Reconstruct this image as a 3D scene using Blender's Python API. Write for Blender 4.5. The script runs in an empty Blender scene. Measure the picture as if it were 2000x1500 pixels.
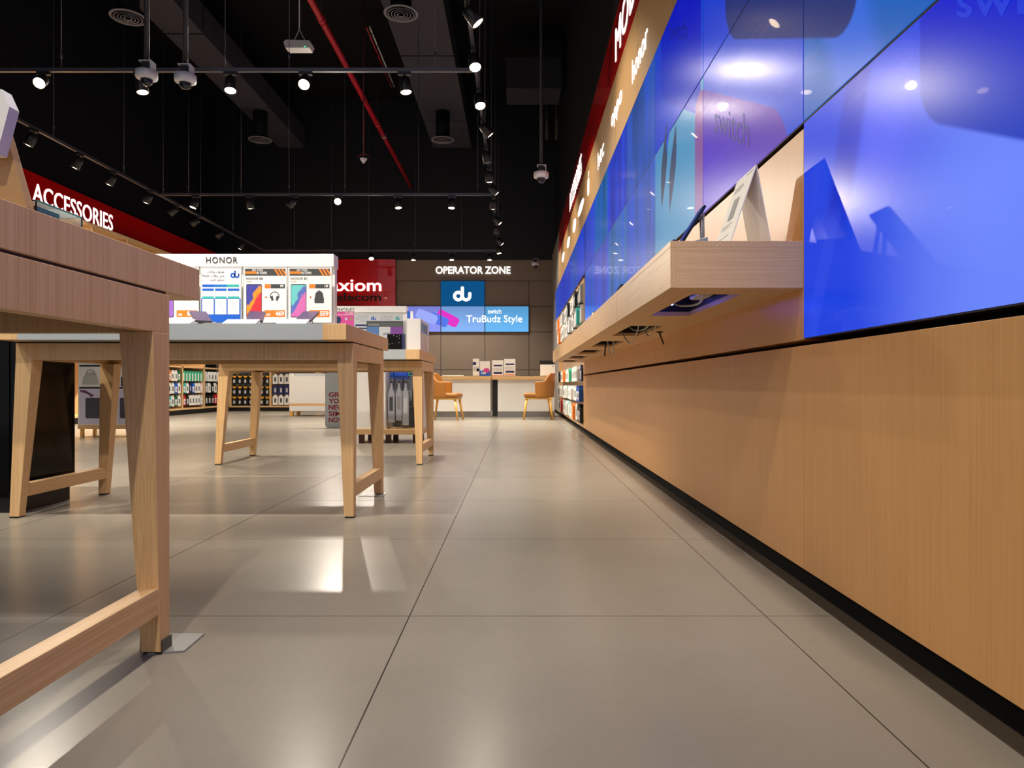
import bpy, math, random
from mathutils import Vector, Matrix

random.seed(7)
SC = bpy.context.scene
COL = SC.collection

# ------------------------------------------------------------------ camera, world, exposure
H = 0.584                      # camera height above the floor
F = 1395.0                     # focal length for a 2000 px wide frame
cam_data = bpy.data.cameras.new('camera')
cam_data.sensor_width = 36.0
cam_data.lens = F / 2000.0 * 36.0
cam_data.shift_x = -10.0 / 2000.0
cam_data.shift_y = 2.0 / 2000.0
cam_data.clip_start = 0.02
cam = bpy.data.objects.new('camera', cam_data)
COL.objects.link(cam)
cam.location = (0, 0, H)
cam.rotation_euler = (math.pi / 2, 0, 0)
SC.camera = cam

world = bpy.data.worlds.new('world')
SC.world = world
world.use_nodes = True
world.node_tree.nodes['Background'].inputs[0].default_value = (0.86, 0.90, 1.0, 1)
world.node_tree.nodes['Background'].inputs[1].default_value = 0.62

SC.view_settings.view_transform = 'Standard'
SC.view_settings.look = 'None'
SC.view_settings.gamma = 1.0
SC.view_settings.exposure = 0.0
SC.view_settings.use_curve_mapping = False
SC.cycles.use_denoising = True
SC.cycles.max_bounces = 8
SC.cycles.sample_clamp_indirect = 6.0
SC.cycles.caustics_reflective = False
SC.cycles.caustics_refractive = False

SPOT_W = 270.0                 # one track spotlight
SPOT_COL = (1.0, 0.90, 0.76)


def X_(px, Y):
    return (px - 1010.0) * Y / F


def Z_(py, Y):
    return H + (752.0 - py) * Y / F


# ------------------------------------------------------------------ materials
def lin(c):
    return tuple(((v / 255.0) / 12.92) if v / 255.0 <= 0.04045 else (((v / 255.0) + 0.055) / 1.055) ** 2.4 for v in c)


MATS = {}


def mat(name, rgb, rough=0.5, metal=0.0, emit=0.0, spec=0.5, trans=0.0, coat=0.0):
    if name in MATS:
        return MATS[name]
    m = bpy.data.materials.new(name)
    m.use_nodes = True
    b = m.node_tree.nodes['Principled BSDF']
    c = (*lin(rgb), 1)
    b.inputs['Base Color'].default_value = c
    b.inputs['Roughness'].default_value = rough
    b.inputs['Metallic'].default_value = metal
    b.inputs['Specular IOR Level'].default_value = spec
    b.inputs['Transmission Weight'].default_value = trans
    b.inputs['Coat Weight'].default_value = coat
    if emit:
        b.inputs['Emission Color'].default_value = c
        b.inputs['Emission Strength'].default_value = emit
        if name.startswith(('screen_', 'ad_', 'lightbox')):
            b.inputs['Base Color'].default_value = (0.01, 0.01, 0.01, 1)
            b.inputs['Specular IOR Level'].default_value = 0.06
    MATS[name] = m
    return m


class NX:
    """small expression builder over shader math nodes"""
    def __init__(self, nt, s):
        self.nt, self.s = nt, s

    def _op(self, op, *args):
        n = self.nt.nodes.new('ShaderNodeMath')
        n.operation = op
        for i, a in enumerate((self,) + args):
            if isinstance(a, NX):
                self.nt.links.new(a.s, n.inputs[i])
            else:
                n.inputs[i].default_value = a
        return NX(self.nt, n.outputs[0])

    def __add__(self, o): return self._op('ADD', o)
    def __sub__(self, o): return self._op('SUBTRACT', o)
    def __mul__(self, o): return self._op('MULTIPLY', o)
    def abs(self): return self._op('ABSOLUTE')
    def max(self, o): return self._op('MAXIMUM', o)
    def min(self, o): return self._op('MINIMUM', o)
    def pow(self, o): return self._op('POWER', o)
    def sqrt(self): return self._op('SQRT')
    def mod(self, o): return self._op('FLOORED_MODULO', o)
    def less(self, o): return self._op('LESS_THAN', o)

    def ramp(self, a, b):
        """smooth 0..1 as the value runs from a to b"""
        n = self.nt.nodes.new('ShaderNodeMapRange')
        n.interpolation_type = 'SMOOTHSTEP'
        self.nt.links.new(self.s, n.inputs[0])
        if a < b:
            n.inputs[1].default_value, n.inputs[2].default_value = a, b
            n.inputs[3].default_value, n.inputs[4].default_value = 0, 1
        else:
            n.inputs[1].default_value, n.inputs[2].default_value = b, a
            n.inputs[3].default_value, n.inputs[4].default_value = 1, 0
        return NX(self.nt, n.outputs[0])


def mixc(nt, fac, a, b, blend='MIX'):
    n = nt.nodes.new('ShaderNodeMix')
    n.data_type = 'RGBA'
    n.blend_type = blend
    if isinstance(fac, NX):
        nt.links.new(fac.s, n.inputs['Factor'])
    else:
        n.inputs['Factor'].default_value = fac
    for k, v in ((6, a), (7, b)):
        if isinstance(v, tuple):
            n.inputs[k].default_value = (*v[:3], 1)
        else:
            nt.links.new(v, n.inputs[k])
    return n.outputs[2]


def noise(nt, vec, scale, detail=3.0, rough=0.6):
    n = nt.nodes.new('ShaderNodeTexNoise')
    n.inputs['Scale'].default_value = scale
    n.inputs['Detail'].default_value = detail
    n.inputs['Roughness'].default_value = rough
    nt.links.new(vec, n.inputs['Vector'])
    return NX(nt, n.outputs['Fac'])


def mapping(nt, vec, scale):
    n = nt.nodes.new('ShaderNodeMapping')
    n.inputs['Scale'].default_value = scale
    nt.links.new(vec, n.inputs['Vector'])
    return n.outputs[0]


def wood(name, grain, a=(232, 194, 142), b=(212, 168, 114), rough=0.42):
    """pale oak laminate: fine streaks running along one object axis"""
    m = bpy.data.materials.new(name)
    m.use_nodes = True
    nt = m.node_tree
    p = nt.nodes['Principled BSDF']
    tc = nt.nodes.new('ShaderNodeTexCoord')
    sc = {'x': (2.2, 210, 210), 'y': (210, 2.2, 210), 'z': (210, 210, 2.2)}[grain]
    f = noise(nt, mapping(nt, tc.outputs['Object'], sc), 1.0, 4.0, 0.7)
    sc2 = {'x': (.35, 9, 9), 'y': (9, .35, 9), 'z': (9, 9, .35)}[grain]
    g = noise(nt, mapping(nt, tc.outputs['Object'], sc2), 1.0, 2.0)
    fac = (f * 0.9 + g * 0.2).ramp(0.36, 0.76)
    c = mixc(nt, fac, lin(a), lin(b))
    nt.links.new(c, p.inputs['Base Color'])
    p.inputs['Roughness'].default_value = rough
    p.inputs['Specular IOR Level'].default_value = 0.35
    MATS[name] = m
    return m


OAK_X, OAK_Y, OAK_Z = wood('oak_x', 'x'), wood('oak_y', 'y'), wood('oak_z', 'z')
WALLOAK = wood('wall_oak', 'z', (224, 169, 107), (213, 156, 95), 0.38)


def floor_material():
    m = bpy.data.materials.new('porcelain_tile')
    m.use_nodes = True
    nt = m.node_tree
    p = nt.nodes['Principled BSDF']
    g = nt.nodes.new('ShaderNodeNewGeometry')
    s = nt.nodes.new('ShaderNodeSeparateXYZ')
    nt.links.new(g.outputs['Position'], s.inputs[0])
    x, y = NX(nt, s.outputs[0]), NX(nt, s.outputs[1])
    jx = ((x + 0.272 + 0.45).mod(0.9) - 0.45).abs().less(0.0016)
    jy = ((y - 1.806 + 0.45).mod(0.9) - 0.45).abs().less(0.0016)
    joint = jx.max(jy)
    n1 = noise(nt, g.outputs['Position'], 1.6, 4.0)
    n2 = noise(nt, g.outputs['Position'], 60.0, 2.0)
    c = mixc(nt, (n1 * 0.8 + n2 * 0.2).ramp(0.3, 0.7), lin((140, 134, 123)), lin((148, 141, 129)))
    c = mixc(nt, joint, c, lin((52, 46, 42)))
    nt.links.new(c, p.inputs['Base Color'])
    p.inputs['Roughness'].default_value = 0.24
    p.inputs['Specular IOR Level'].default_value = 0.09
    return m


def back_wall_material():
    m = bpy.data.materials.new('taupe_panels')
    m.use_nodes = True
    nt = m.node_tree
    p = nt.nodes['Principled BSDF']
    g = nt.nodes.new('ShaderNodeNewGeometry')
    s = nt.nodes.new('ShaderNodeSeparateXYZ')
    nt.links.new(g.outputs['Position'], s.inputs[0])
    x, z = NX(nt, s.outputs[0]), NX(nt, s.outputs[2])
    jx = ((x + 0.75 + 0.5115).mod(1.023) - 0.5115).abs().less(0.007)
    jx = jx * z.less(2.99)
    jz = (z - 3.0).abs().less(0.008).max((z - 2.41).abs().less(0.008)).max((z - 1.82).abs().less(0.008)).max((z - 0.94).abs().less(0.008))
    c = mixc(nt, jx.max(jz), lin((128, 114, 100)), lin((46, 40, 36)))
    c = mixc(nt, z.less(3.49), lin((10, 10, 14)), c)
    nt.links.new(c, p.inputs['Base Color'])
    p.inputs['Roughness'].default_value = 0.5
    return m


SHEAR = 0.48


def video_material():
    """the picture on the long video wall: blue fields with dark rounded cases, laid out on the wall itself"""
    m = bpy.data.materials.new('video_wall_picture')
    m.use_nodes = True
    nt = m.node_tree
    p = nt.nodes['Principled BSDF']
    g = nt.nodes.new('ShaderNodeNewGeometry')
    s = nt.nodes.new('ShaderNodeSeparateXYZ')
    nt.links.new(g.outputs['Position'], s.inputs[0])
    oi = nt.nodes.new('ShaderNodeObjectInfo')
    y, z = NX(nt, s.outputs[1]), NX(nt, s.outputs[2])
    v = z - y * SHEAR
    c = oi.outputs['Color']

    def case(y0, y1, v0, v1, r, soft=0.006):
        cx, cv, hx, hv = (y0 + y1) / 2, (v0 + v1) / 2, (y1 - y0) / 2, (v1 - v0) / 2
        a = ((y - cx).abs() - (hx - r)).max(0.0)
        b = ((v - cv).abs() - (hv - r)).max(0.0)
        return ((a * a + b * b).sqrt() - r).ramp(soft, -soft)

    def leaf(cy, cz, hy, hz, tilt):
        a = (y - cy) - (z - cz) * tilt
        b = (z - cz).abs()
        w = (b * (1.0 / hz)).pow(1.6) * (-hy) + hy
        return (a.abs() - w).ramp(0.012, -0.012)

    # soft vertical streaks in the far fields
    cmb = nt.nodes.new('ShaderNodeCombineXYZ')
    nt.links.new((y * 3.2).s, cmb.inputs[0])
    nt.links.new((z * 0.5).s, cmb.inputs[1])
    st = noise(nt, cmb.outputs[0], 1.0, 3.0)
    c = mixc(nt, st.ramp(0.35, 0.75) * y.ramp(3.9, 4.6) * 0.75, c, lin((18, 70, 235)))
    c = mixc(nt, st.ramp(0.55, 0.30) * y.ramp(3.9, 4.6) * 0.55, c, lin((0, 22, 120)))
    # near panel: pale glow low down, dark slanted beams
    low = z.ramp(1.30, 0.92) * y.ramp(1.80, 1.2)
    near = z.less(1.334) * y.less(2.043)
    c = mixc(nt, low * near * 0.85, c, lin((112, 140, 255)))
    mid = (z - 1.16).abs().ramp(0.20, 0.02) * (y - 1.60).abs().ramp(0.20, 0.03)
    c = mixc(nt, mid * near * 0.55, c, lin((95, 105, 255)))
    beam = ((y - 1.78) - (z - 1.15) * (-0.35)).abs().ramp(0.09, 0.04) * z.ramp(0.92, 1.05)
    c = mixc(nt, beam * near * 0.7, c, lin((0, 30, 190)))
    beam2 = ((y - 1.93) - (z - 0.85) * (-0.5)).abs().ramp(0.05, 0.03) * z.ramp(1.06, 1.0)
    c = mixc(nt, beam2 * near * 0.6, c, lin((30, 70, 225)))
    row2 = (z - 1.335).ramp(-0.001, 0.001)
    c = mixc(nt, row2 * ((y - 1.80) - (z - 1.55) * 0.35).abs().ramp(0.16, 0.06) * 0.5, c, lin((60, 110, 245)))
    # the cases
    c = mixc(nt, case(1.715, 2.81, 0.595, 1.40, 0.14) * row2, c, lin((26, 44, 116)))
    c = mixc(nt, case(0.55, 1.452, 0.425, 1.20, 0.07) * near, c, mixc(nt, v.ramp(0.45, 0.68), lin((0, 52, 190)), lin((0, 20, 205))))
    c = mixc(nt, case(3.185, 4.07, 0.255, 1.10, 0.10) * row2, c, mixc(nt, v.ramp(0.3, 0.75), lin((0, 48, 190)), lin((0, 18, 190))))
    pur = mixc(nt, y.ramp(3.145, 3.15), mixc(nt, v.ramp(0.36, 0.02), lin((92, 52, 168)), lin((66, 22, 196))), lin((126, 72, 150)))
    c = mixc(nt, case(2.140, 3.29, -0.55, 0.375, 0.16) * row2, c, pur)
    c = mixc(nt, leaf(3.98, 1.80, 0.075, 0.22, -0.30), c, lin((34, 58, 88)))
    c = mixc(nt, leaf(3.76, 1.72, 0.075, 0.21, -0.36), c, lin((38, 60, 100)))
    c = mixc(nt, leaf(3.86, 1.98, 0.05, 0.12, -0.5), c, lin((0, 60, 200)))
    p.inputs['Base Color'].default_value = (0.012, 0.014, 0.02, 1)
    p.inputs['Roughness'].default_value = 0.23
    p.inputs['Specular IOR Level'].default_value = 0.07
    p.inputs['Coat Weight'].default_value = 0.28
    p.inputs['Coat Roughness'].default_value = 0.02
    p.inputs['Coat IOR'].default_value = 1.14
    nt.links.new(c, p.inputs['Emission Color'])
    p.inputs['Emission Strength'].default_value = 1.0
    return m


def table_screen_material(name, a, b, c3):
    """phone wallpaper: three colours in slanted waves"""
    m = bpy.data.materials.new(name)
    m.use_nodes = True
    nt = m.node_tree
    p = nt.nodes['Principled BSDF']
    tc = nt.nodes.new('ShaderNodeTexCoord')
    s = nt.nodes.new('ShaderNodeSeparateXYZ')
    nt.links.new(tc.outputs['Generated'], s.inputs[0])
    x, z = NX(nt, s.outputs[0]), NX(nt, s.outputs[2])
    n = noise(nt, tc.outputs['Generated'], 2.2, 1.0)
    t = x * (-0.7) + z + n * 0.9
    c = mixc(nt, t.ramp(0.42, 0.5), lin(b), lin(c3))
    c = mixc(nt, t.ramp(0.72, 0.82), c, lin(a))
    nt.links.new(c, p.inputs['Base Color'])
    p.inputs['Roughness'].default_value = 0.4
    MATS[name] = m
    return m


FLOOR_M, BACK_M, VIDEO_M = floor_material(), back_wall_material(), video_material()
BLACK = mat('black', (9, 9, 11), 0.5)
NAVYBLACK = mat('black_paint', (12, 12, 20), 0.75, spec=0.25)
CEILBLACK = mat('ceiling_black', (10, 10, 13), 0.8, spec=0.2)
DUCT = mat('duct_grey', (52, 52, 64), 0.7)
RAIL = mat('rail_metal', (92, 90, 98), 0.35, 0.6)
LAMPBLACK = mat('lamp_black', (24, 24, 27), 0.4)
WHITE = mat('white_laminate', (236, 234, 230), 0.35)
PAPER = mat('paper_white', (240, 239, 235), 0.6)
GREYLAM = mat('grey_laminate', (172, 180, 184), 0.4)
DKGREY = mat('dark_grey', (62, 66, 66), 0.5)
MIDGREY = mat('mid_grey', (140, 140, 142), 0.5)
LTGREY = mat('light_grey', (196, 198, 200), 0.5)
TAUPE = mat('taupe', (120, 110, 102), 0.5)
RED = mat('red_acrylic', (214, 10, 7), 0.16, coat=0.5)
TAN = mat('tan_board', (176, 138, 90), 0.4)
ORANGE = mat('orange_print', (236, 126, 28), 0.55)
YELLOW = mat('yellow_print', (236, 196, 36), 0.55)
BLUEP = mat('blue_print', (12, 92, 200), 0.5)
NAVY = mat('navy_print', (24, 34, 92), 0.5)
TEAL = mat('teal_print', (44, 176, 170), 0.5)
GREEN = mat('green_print', (60, 170, 128), 0.5)
DKGREEN = mat('dark_green_print', (18, 96, 62), 0.5)
PINK = mat('pink_print', (214, 70, 150), 0.5)
MAROON = mat('maroon_text', (150, 22, 30), 0.5)
REDP = mat('red_print', (200, 26, 34), 0.5)
PURPLE = mat('purple_print', (120, 60, 150), 0.5)
STEEL = mat('brushed_steel', (170, 170, 168), 0.28, 0.9)
KICK = mat('kick_steel', (150, 148, 145), 0.2, 0.9)
LEATHER = mat('mustard_leather', (156, 100, 38), 0.4)
BEECH = mat('beech_leg', (222, 168, 82), 0.45)
CAMWHITE = mat('camera_white', (214, 214, 226), 0.4)
DOME = mat('smoked_dome', (26, 28, 40), 0.08)
GLOSSBLACK = mat('gloss_black', (6, 6, 6), 0.10, spec=0.15)
GLASS = mat('clear_acrylic', (236, 246, 242), 0.03, trans=1.0)
GREENEDGE = mat('glass_edge_green', (70, 150, 120), 0.2)
REDPIPE = mat('red_pipe', (170, 16, 40), 0.35)
CABLEW = mat('cable_white', (196, 190, 180), 0.5)
BAG = mat('clear_bag', (168, 170, 180), 0.2)
LIT = mat('lit_white', (255, 252, 248), 0.4, emit=1.25)
LITRED = mat('lit_letter_red', (255, 90, 80), 0.4, emit=1.6)
LENS = mat('lamp_lens', (255, 226, 176), 0.3, emit=34.0)
LENSOFF = mat('lamp_lens_off', (120, 120, 126), 0.2)
BLUELED = mat('blue_led', (70, 90, 255), 0.3, emit=40.0)
GREENLED = mat('green_led', (30, 220, 130), 0.3, emit=2.0)
DUBLUE = mat('lightbox_blue', (0, 84, 140), 0.5, emit=0.9)
PHONE_A = table_screen_material('wallpaper_sunset', (70, 70, 160), (228, 50, 60), (240, 150, 40))
PHONE_B = table_screen_material('wallpaper_pastel', (110, 200, 200), (214, 110, 180), (90, 110, 190))
PHONE_C = table_screen_material('wallpaper_violet', (60, 50, 130), (150, 100, 190), (80, 90, 200))


# ------------------------------------------------------------------ geometry helpers
class MB:
    def __init__(self):
        self.v, self.f, self.m, self.sm = [], [], [], []

    def add(self, verts, faces, m=0, smooth=False):
        b = len(self.v)
        self.v += [tuple(q) for q in verts]
        for f in faces:
            self.f.append(tuple(i + b for i in f))
            self.m.append(m)
            self.sm.append(smooth)
        return self

    def hexa(self, p, m=0):
        """8 points: bottom ring 0-3 (ccw from above), top ring 4-7"""
        return self.add(p, [(3, 2, 1, 0), (4, 5, 6, 7), (0, 1, 5, 4), (1, 2, 6, 5), (2, 3, 7, 6), (3, 0, 4, 7)], m)

    def box(self, x0, x1, y0, y1, z0, z1, m=0):
        return self.hexa([(x0, y0, z0), (x1, y0, z0), (x1, y1, z0), (x0, y1, z0), (x0, y0, z1), (x1, y0, z1), (x1, y1, z1), (x0, y1, z1)], m)

    def frame(self, o, ux, uy, pts, th, m=0):
        """extrude a 2D outline (ccw seen from the front) lying in the frame o,ux,uy by th towards the back"""
        o, ux, uy = Vector(o), Vector(ux), Vector(uy)
        n = ux.cross(uy).normalized()
        k = len(pts)
        a = [o + ux * p[0] + uy * p[1] for p in pts]
        b = [q - n * th for q in a]
        faces = [tuple(range(k)), tuple(range(2 * k - 1, k - 1, -1))]
        faces += [(i, k + i, k + (i + 1) % k, (i + 1) % k) for i in range(k)]
        return self.add(a + b, faces, m)

    def stroke(self, o, ux, uy, pts, w, th, m=0, closed=False):
        """flat ribbon of width w along a 2D path"""
        k = len(pts)
        L, R = [], []
        for i in range(k):
            if closed:
                a, b = Vector(pts[i - 1]), Vector(pts[(i + 1) % k])
            else:
                a, b = Vector(pts[max(i - 1, 0)]), Vector(pts[min(i + 1, k - 1)])
            d = (b - a).normalized()
            nn = Vector((-d.y, d.x)) * (w / 2)
            L.append(Vector(pts[i]) + nn)
            R.append(Vector(pts[i]) - nn)
        rng = range(k if closed else k - 1)
        for i in rng:
            j = (i + 1) % k
            self.frame(o, ux, uy, [R[i], R[j], L[j], L[i]], th, m)
        if not closed:
            for q in (pts[0], pts[-1]):
                self.frame(o, ux, uy, [(q[0] + w / 2 * math.cos(t * math.pi / 6), q[1] + w / 2 * math.sin(t * math.pi / 6)) for t in range(12)], th, m)
        return self

    def tube(self, pts, r, n=8, m=0, r1=None):
        pts = [Vector(p) for p in pts]
        k = len(pts)
        ring = []
        up = Vector((0, 0, 1))
        for i, p in enumerate(pts):
            d = (pts[min(i + 1, k - 1)] - pts[max(i - 1, 0)]).normalized()
            a = d.cross(up)
            if a.length < 1e-3:
                a = d.cross(Vector((1, 0, 0)))
            a.normalize()
            b = a.cross(d)
            rr = r if r1 is None else r + (r1 - r) * i / (k - 1)
            ring += [p + a * rr * math.cos(2 * math.pi * j / n) + b * rr * math.sin(2 * math.pi * j / n) for j in range(n)]
        faces = []
        for i in range(k - 1):
            for j in range(n):
                jj = (j + 1) % n
                faces.append((i * n + j, i * n + jj, (i + 1) * n + jj, (i + 1) * n + j))
        self.add(ring, faces, m, True)
        b = len(self.v) - len(ring)
        self.f += [tuple(b + j for j in range(n - 1, -1, -1)), tuple(b + (k - 1) * n + j for j in range(n))]
        self.m += [m, m]
        self.sm += [False, False]
        return self

    def lathe(self, prof, o=(0, 0, 0), axis=(0, 0, 1), n=24, m=0, smooth=True):
        """prof: (radius, height along axis)"""
        ax = Vector(axis).normalized()
        a = ax.orthogonal().normalized()
        b = ax.cross(a)
        o = Vector(o)
        vs = []
        for r, h in prof:
            vs += [o + ax * h + (a * math.cos(2 * math.pi * j / n) + b * math.sin(2 * math.pi * j / n)) * max(r, 1e-5) for j in range(n)]
        fs = []
        for i in range(len(prof) - 1):
            for j in range(n):
                jj = (j + 1) % n
                fs.append((i * n + j, i * n + jj, (i + 1) * n + jj, (i + 1) * n + j))
        self.add(vs, fs, m, smooth)
        base = len(self.v) - len(vs)
        self.f += [tuple(base + j for j in range(n - 1, -1, -1)), tuple(base + (len(prof) - 1) * n + j for j in range(n))]
        self.m += [m, m]
        self.sm += [False, False]
        return self

    def text(self, body, o, ux, uy, w, h, bold=0.0, th=0.004, m=0, space=1.0):
        """lettering fitted to a box w x h whose lower corner is o; raised by th above the surface"""
        ux, uy, o = Vector(ux), Vector(uy), Vector(o)
        n = ux.cross(uy).normalized()
        c = bpy.data.curves.new('lettering', 'FONT')
        c.body = body
        c.resolution_u = 3
        c.offset = bold
        c.extrude = 0.5
        c.space_character = space
        ob = bpy.data.objects.new('lettering', c)
        COL.objects.link(ob)
        bpy.context.view_layer.update()
        me = bpy.data.meshes.new_from_object(ob.evaluated_get(bpy.context.evaluated_depsgraph_get()))
        xs = [q.co.x for q in me.vertices]
        ys = [q.co.y for q in me.vertices]
        x0, y0 = min(xs), min(ys)
        sx, sy = w / (max(xs) - x0), h / (max(ys) - y0)
        vs = [o + ux * ((q.co.x - x0) * sx) + uy * ((q.co.y - y0) * sy) + n * ((q.co.z + 0.5) * th) for q in me.vertices]
        self.add(vs, [tuple(pl.vertices) for pl in me.polygons], m)
        bpy.data.objects.remove(ob)
        bpy.data.curves.remove(c)
        bpy.data.meshes.remove(me)
        return self

    def build(self, name, mats, parent=None, bevel=0.0, seg=2):
        if not isinstance(mats, (list, tuple)):
            mats = [mats]
        off = Vector((0, 0, 0))
        q = parent
        while q is not None:
            off += q.location
            q = q.parent
        me = bpy.data.meshes.new(name)
        me.from_pydata([tuple(Vector(p) - off) for p in self.v], [], self.f)
        for mm in mats:
            me.materials.append(mm)
        me.polygons.foreach_set('material_index', self.m)
        me.polygons.foreach_set('use_smooth', self.sm)
        me.update()
        o = bpy.data.objects.new(name, me)
        COL.objects.link(o)
        if parent is not None:
            o.parent = parent
        if bevel:
            md = o.modifiers.new('bevel', 'BEVEL')
            md.width = bevel
            md.segments = seg
            md.limit_method = 'ANGLE'
        return o


def rrect(x0, x1, y0, y1, r, n=5):
    pts = []
    for cx, cy, a0 in ((x1 - r, y0 + r, -90), (x1 - r, y1 - r, 0), (x0 + r, y1 - r, 90), (x0 + r, y0 + r, 180)):
        for i in range(n + 1):
            a = math.radians(a0 + 90 * i / n)
            pts.append((cx + r * math.cos(a), cy + r * math.sin(a)))
    return pts


def tag(o, label, cat, group=None):
    o['label'] = label
    o['category'] = cat
    if group:
        o['group'] = group
    return o


def thing(name, label, cat, loc=(0, 0, 0), group=None):
    o = bpy.data.objects.new(name, None)
    o.empty_display_size = 0.05
    COL.objects.link(o)
    o.location = loc
    return tag(o, label, cat, group)


def struct(name, mb, mats, bevel=0.0):
    o = mb.build(name, mats, None, bevel)
    o['kind'] = 'structure'
    return o


def kids(o):
    return [c for c in o.children]


def dup(root, loc, rotz=0.0, label=None, group=None):
    r = root.copy()
    COL.objects.link(r)
    r.location = loc
    r.rotation_euler = (0, 0, rotz)
    if label:
        r['label'] = label
    if group:
        r['group'] = group
    for ch in kids(root):
        c = ch.copy()
        COL.objects.link(c)
        c.parent = r
        for g in kids(ch):
            d = g.copy()
            COL.objects.link(d)
            d.parent = c
    return r


FRONT = ((1, 0, 0), (0, 0, 1))        # faces the camera (-Y)
RIGHTW = ((0, -1, 0), (0, 0, 1))      # on the right wall, faces -X
LEFTW = ((0, 1, 0), (0, 0, 1))        # on the left wall, faces +X
ORD = ['first', 'second', 'third', 'fourth', 'fifth', 'sixth', 'seventh', 'eighth', 'ninth', 'tenth', 'eleventh', 'twelfth',
       'thirteenth', 'fourteenth', 'fifteenth', 'sixteenth', 'seventeenth', 'eighteenth', 'nineteenth', 'twentieth']

# ------------------------------------------------------------------ the room
W = 0.82            # face of the right wall cladding
YB = 16.6           # back wall
XL = -7.0           # left wall
struct('floor', MB().box(-7.4, 1.2, -3.0, 17.0, -0.2, 0.0), FLOOR_M)
struct('wall_right', MB().box(0.90, 1.10, -3.0, 17.0, 0.0, 7.2), NAVYBLACK)
struct('wall_left', MB().box(XL - 0.2, XL, -3.0, 17.0, 0.0, 7.2), NAVYBLACK)
struct('wall_back', MB().box(XL, 0.90, YB, YB + 0.2, 0.0, 7.2), BACK_M)
struct('ceiling', MB().box(-7.4, 1.2, -3.0, 17.0, 7.2, 7.4), CEILBLACK)
struct('baseboard_right', MB().box(0.838, 0.90, -3.0, YB, 0.0, 0.075), mat('plinth_black', (7, 6, 6), 0.8, spec=0.1))
struct('trim_1', MB().box(0.795, 0.838, -3.0, YB, 0.0, 0.002), mat('painted_floor_shade', (74, 64, 54), 0.3))  # shaded band of floor along the plinth, painted as a thin dark strip
# oak cladding of the right wall, low panels and the strip under and behind the shelf
k = 2
for y0, y1 in ((-3.0, 2.043), (2.043, 5.39), (5.39, 6.5), (6.5, 8.8)):
    struct('trim_%d' % k, MB().box(W, 0.90, y0 + 0.0012, y1 - 0.0012, 0.0575, 0.697), WALLOAK, 0.001)
    k += 1
for y0, y1 in ((2.043, 3.16), (3.16, 4.26), (4.26, 5.36), (5.36, 6.46), (6.46, 7.56), (7.56, 8.8)):
    struct('trim_%d' % k, MB().box(W, 0.90, y0 + 0.0012, y1 - 0.0012, 0.714, 1.318), WALLOAK, 0.001)
    k += 1
struct('trim_%d' % k, MB().box(W, 0.90, 14.02, YB, 0.0575, 3.6), mat('grey_end_panel', (132, 124, 118), 0.5))
k += 1
struct('trim_%d' % k, MB().box(XL, XL + 0.03, 6.5, YB, 3.62, 3.70), NAVYBLACK)

# ------------------------------------------------------------------ right wall: video panels
ROW = {1: (0.715, 1.3335), 2: (1.3355, 1.944), 3: (1.946, 2.554)}
ROWNAME = {1: 'bottom', 2: 'middle', 3: 'top'}
base_cols = {
    (1, -1): (0, 60, 222), (2, -1): (10, 92, 186), (3, -1): (0, 60, 200), (1, -2): (20, 80, 240), (2, -2): (0, 70, 210), (3, -2): (0, 60, 200),
    (2, 0): (40, 74, 205), (3, 0): (20, 60, 205), (2, 1): (62, 142, 190), (3, 1): (0, 58, 200),
    (2, 2): (34, 86, 178), (3, 2): (30, 84, 160), (2, 3): (36, 110, 170), (3, 3): (12, 50, 190), (2, 4): (60, 80, 185), (3, 4): (0, 104, 160),
    (2, 5): (30, 84, 190), (3, 5): (40, 70, 190)}


def video_panel(row, kcol, parent_label):
    y0 = 2.043 + 1.1 * kcol
    y1 = y0 + 1.1
    z0, z1 = ROW[row]
    t = thing('video_panel', parent_label, 'screen', (W, (y0 + y1) / 2, z0), 'video wall panels')
    MB().box(0.8215, 0.895, y0 + 0.001, y1 - 0.001, z0, z1).build('bezel', BLACK, t)
    s = MB().box(W - 0.001, 0.8215, y0 + 0.0035, y1 - 0.0035, z0 + 0.0035, z1 - 0.0035).build('screen', VIDEO_M, t)
    c = base_cols.get((row, kcol), random.choice([(14, 60, 190), (24, 84, 186), (30, 70, 200), (8, 50, 180)]))
    s.color = (*lin(c), 1)
    return t


panels = {}
for kc in range(-2, 12):
    for row in (1, 2, 3):
        if row == 1 and kc >= 0:
            continue
        if row == 2 and kc >= 6:
            continue
        if kc < 0:
            where = 'between the shelf end and the shop front' if kc == -2 else 'just past the end of the shelf'
            lab = 'glossy blue video panel, %s row, column %s' % (ROWNAME[row], where)
        else:
            lab = 'blue video panel in the %s row, %s column from the near shelf end' % (ROWNAME[row], ORD[kc])
        panels[(row, kc)] = video_panel(row, kc, lab)

SK = (0, -1, -SHEAR)
swd = mat('screen_text_dark', (40, 24, 130), 0.3, emit=0.9)
swb = mat('screen_text_blue', (6, 52, 224), 0.3, emit=0.9)
swn = mat('screen_text_navy', (0, 14, 140), 0.3, emit=0.9)
MB().text('switch', (W - 0.001, 2.96, 1.632), SK, (0, 0, 1), 0.44, 0.115, 0.0, 0.0006).build('lettering', swd, panels[(2, 0)])
MB().text('switch', (W - 0.001, 1.33, 1.268), SK, (0, 0, 1), 0.36, 0.06, 0.01, 0.0006).build('lettering', swb, panels[(1, -1)])
MB().text('switch', (W - 0.001, 3.84, 2.44), SK, (0, 0, 1), 0.40, 0.10, 0.0, 0.0006).build('lettering', swn, panels[(3, 1)])

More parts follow.
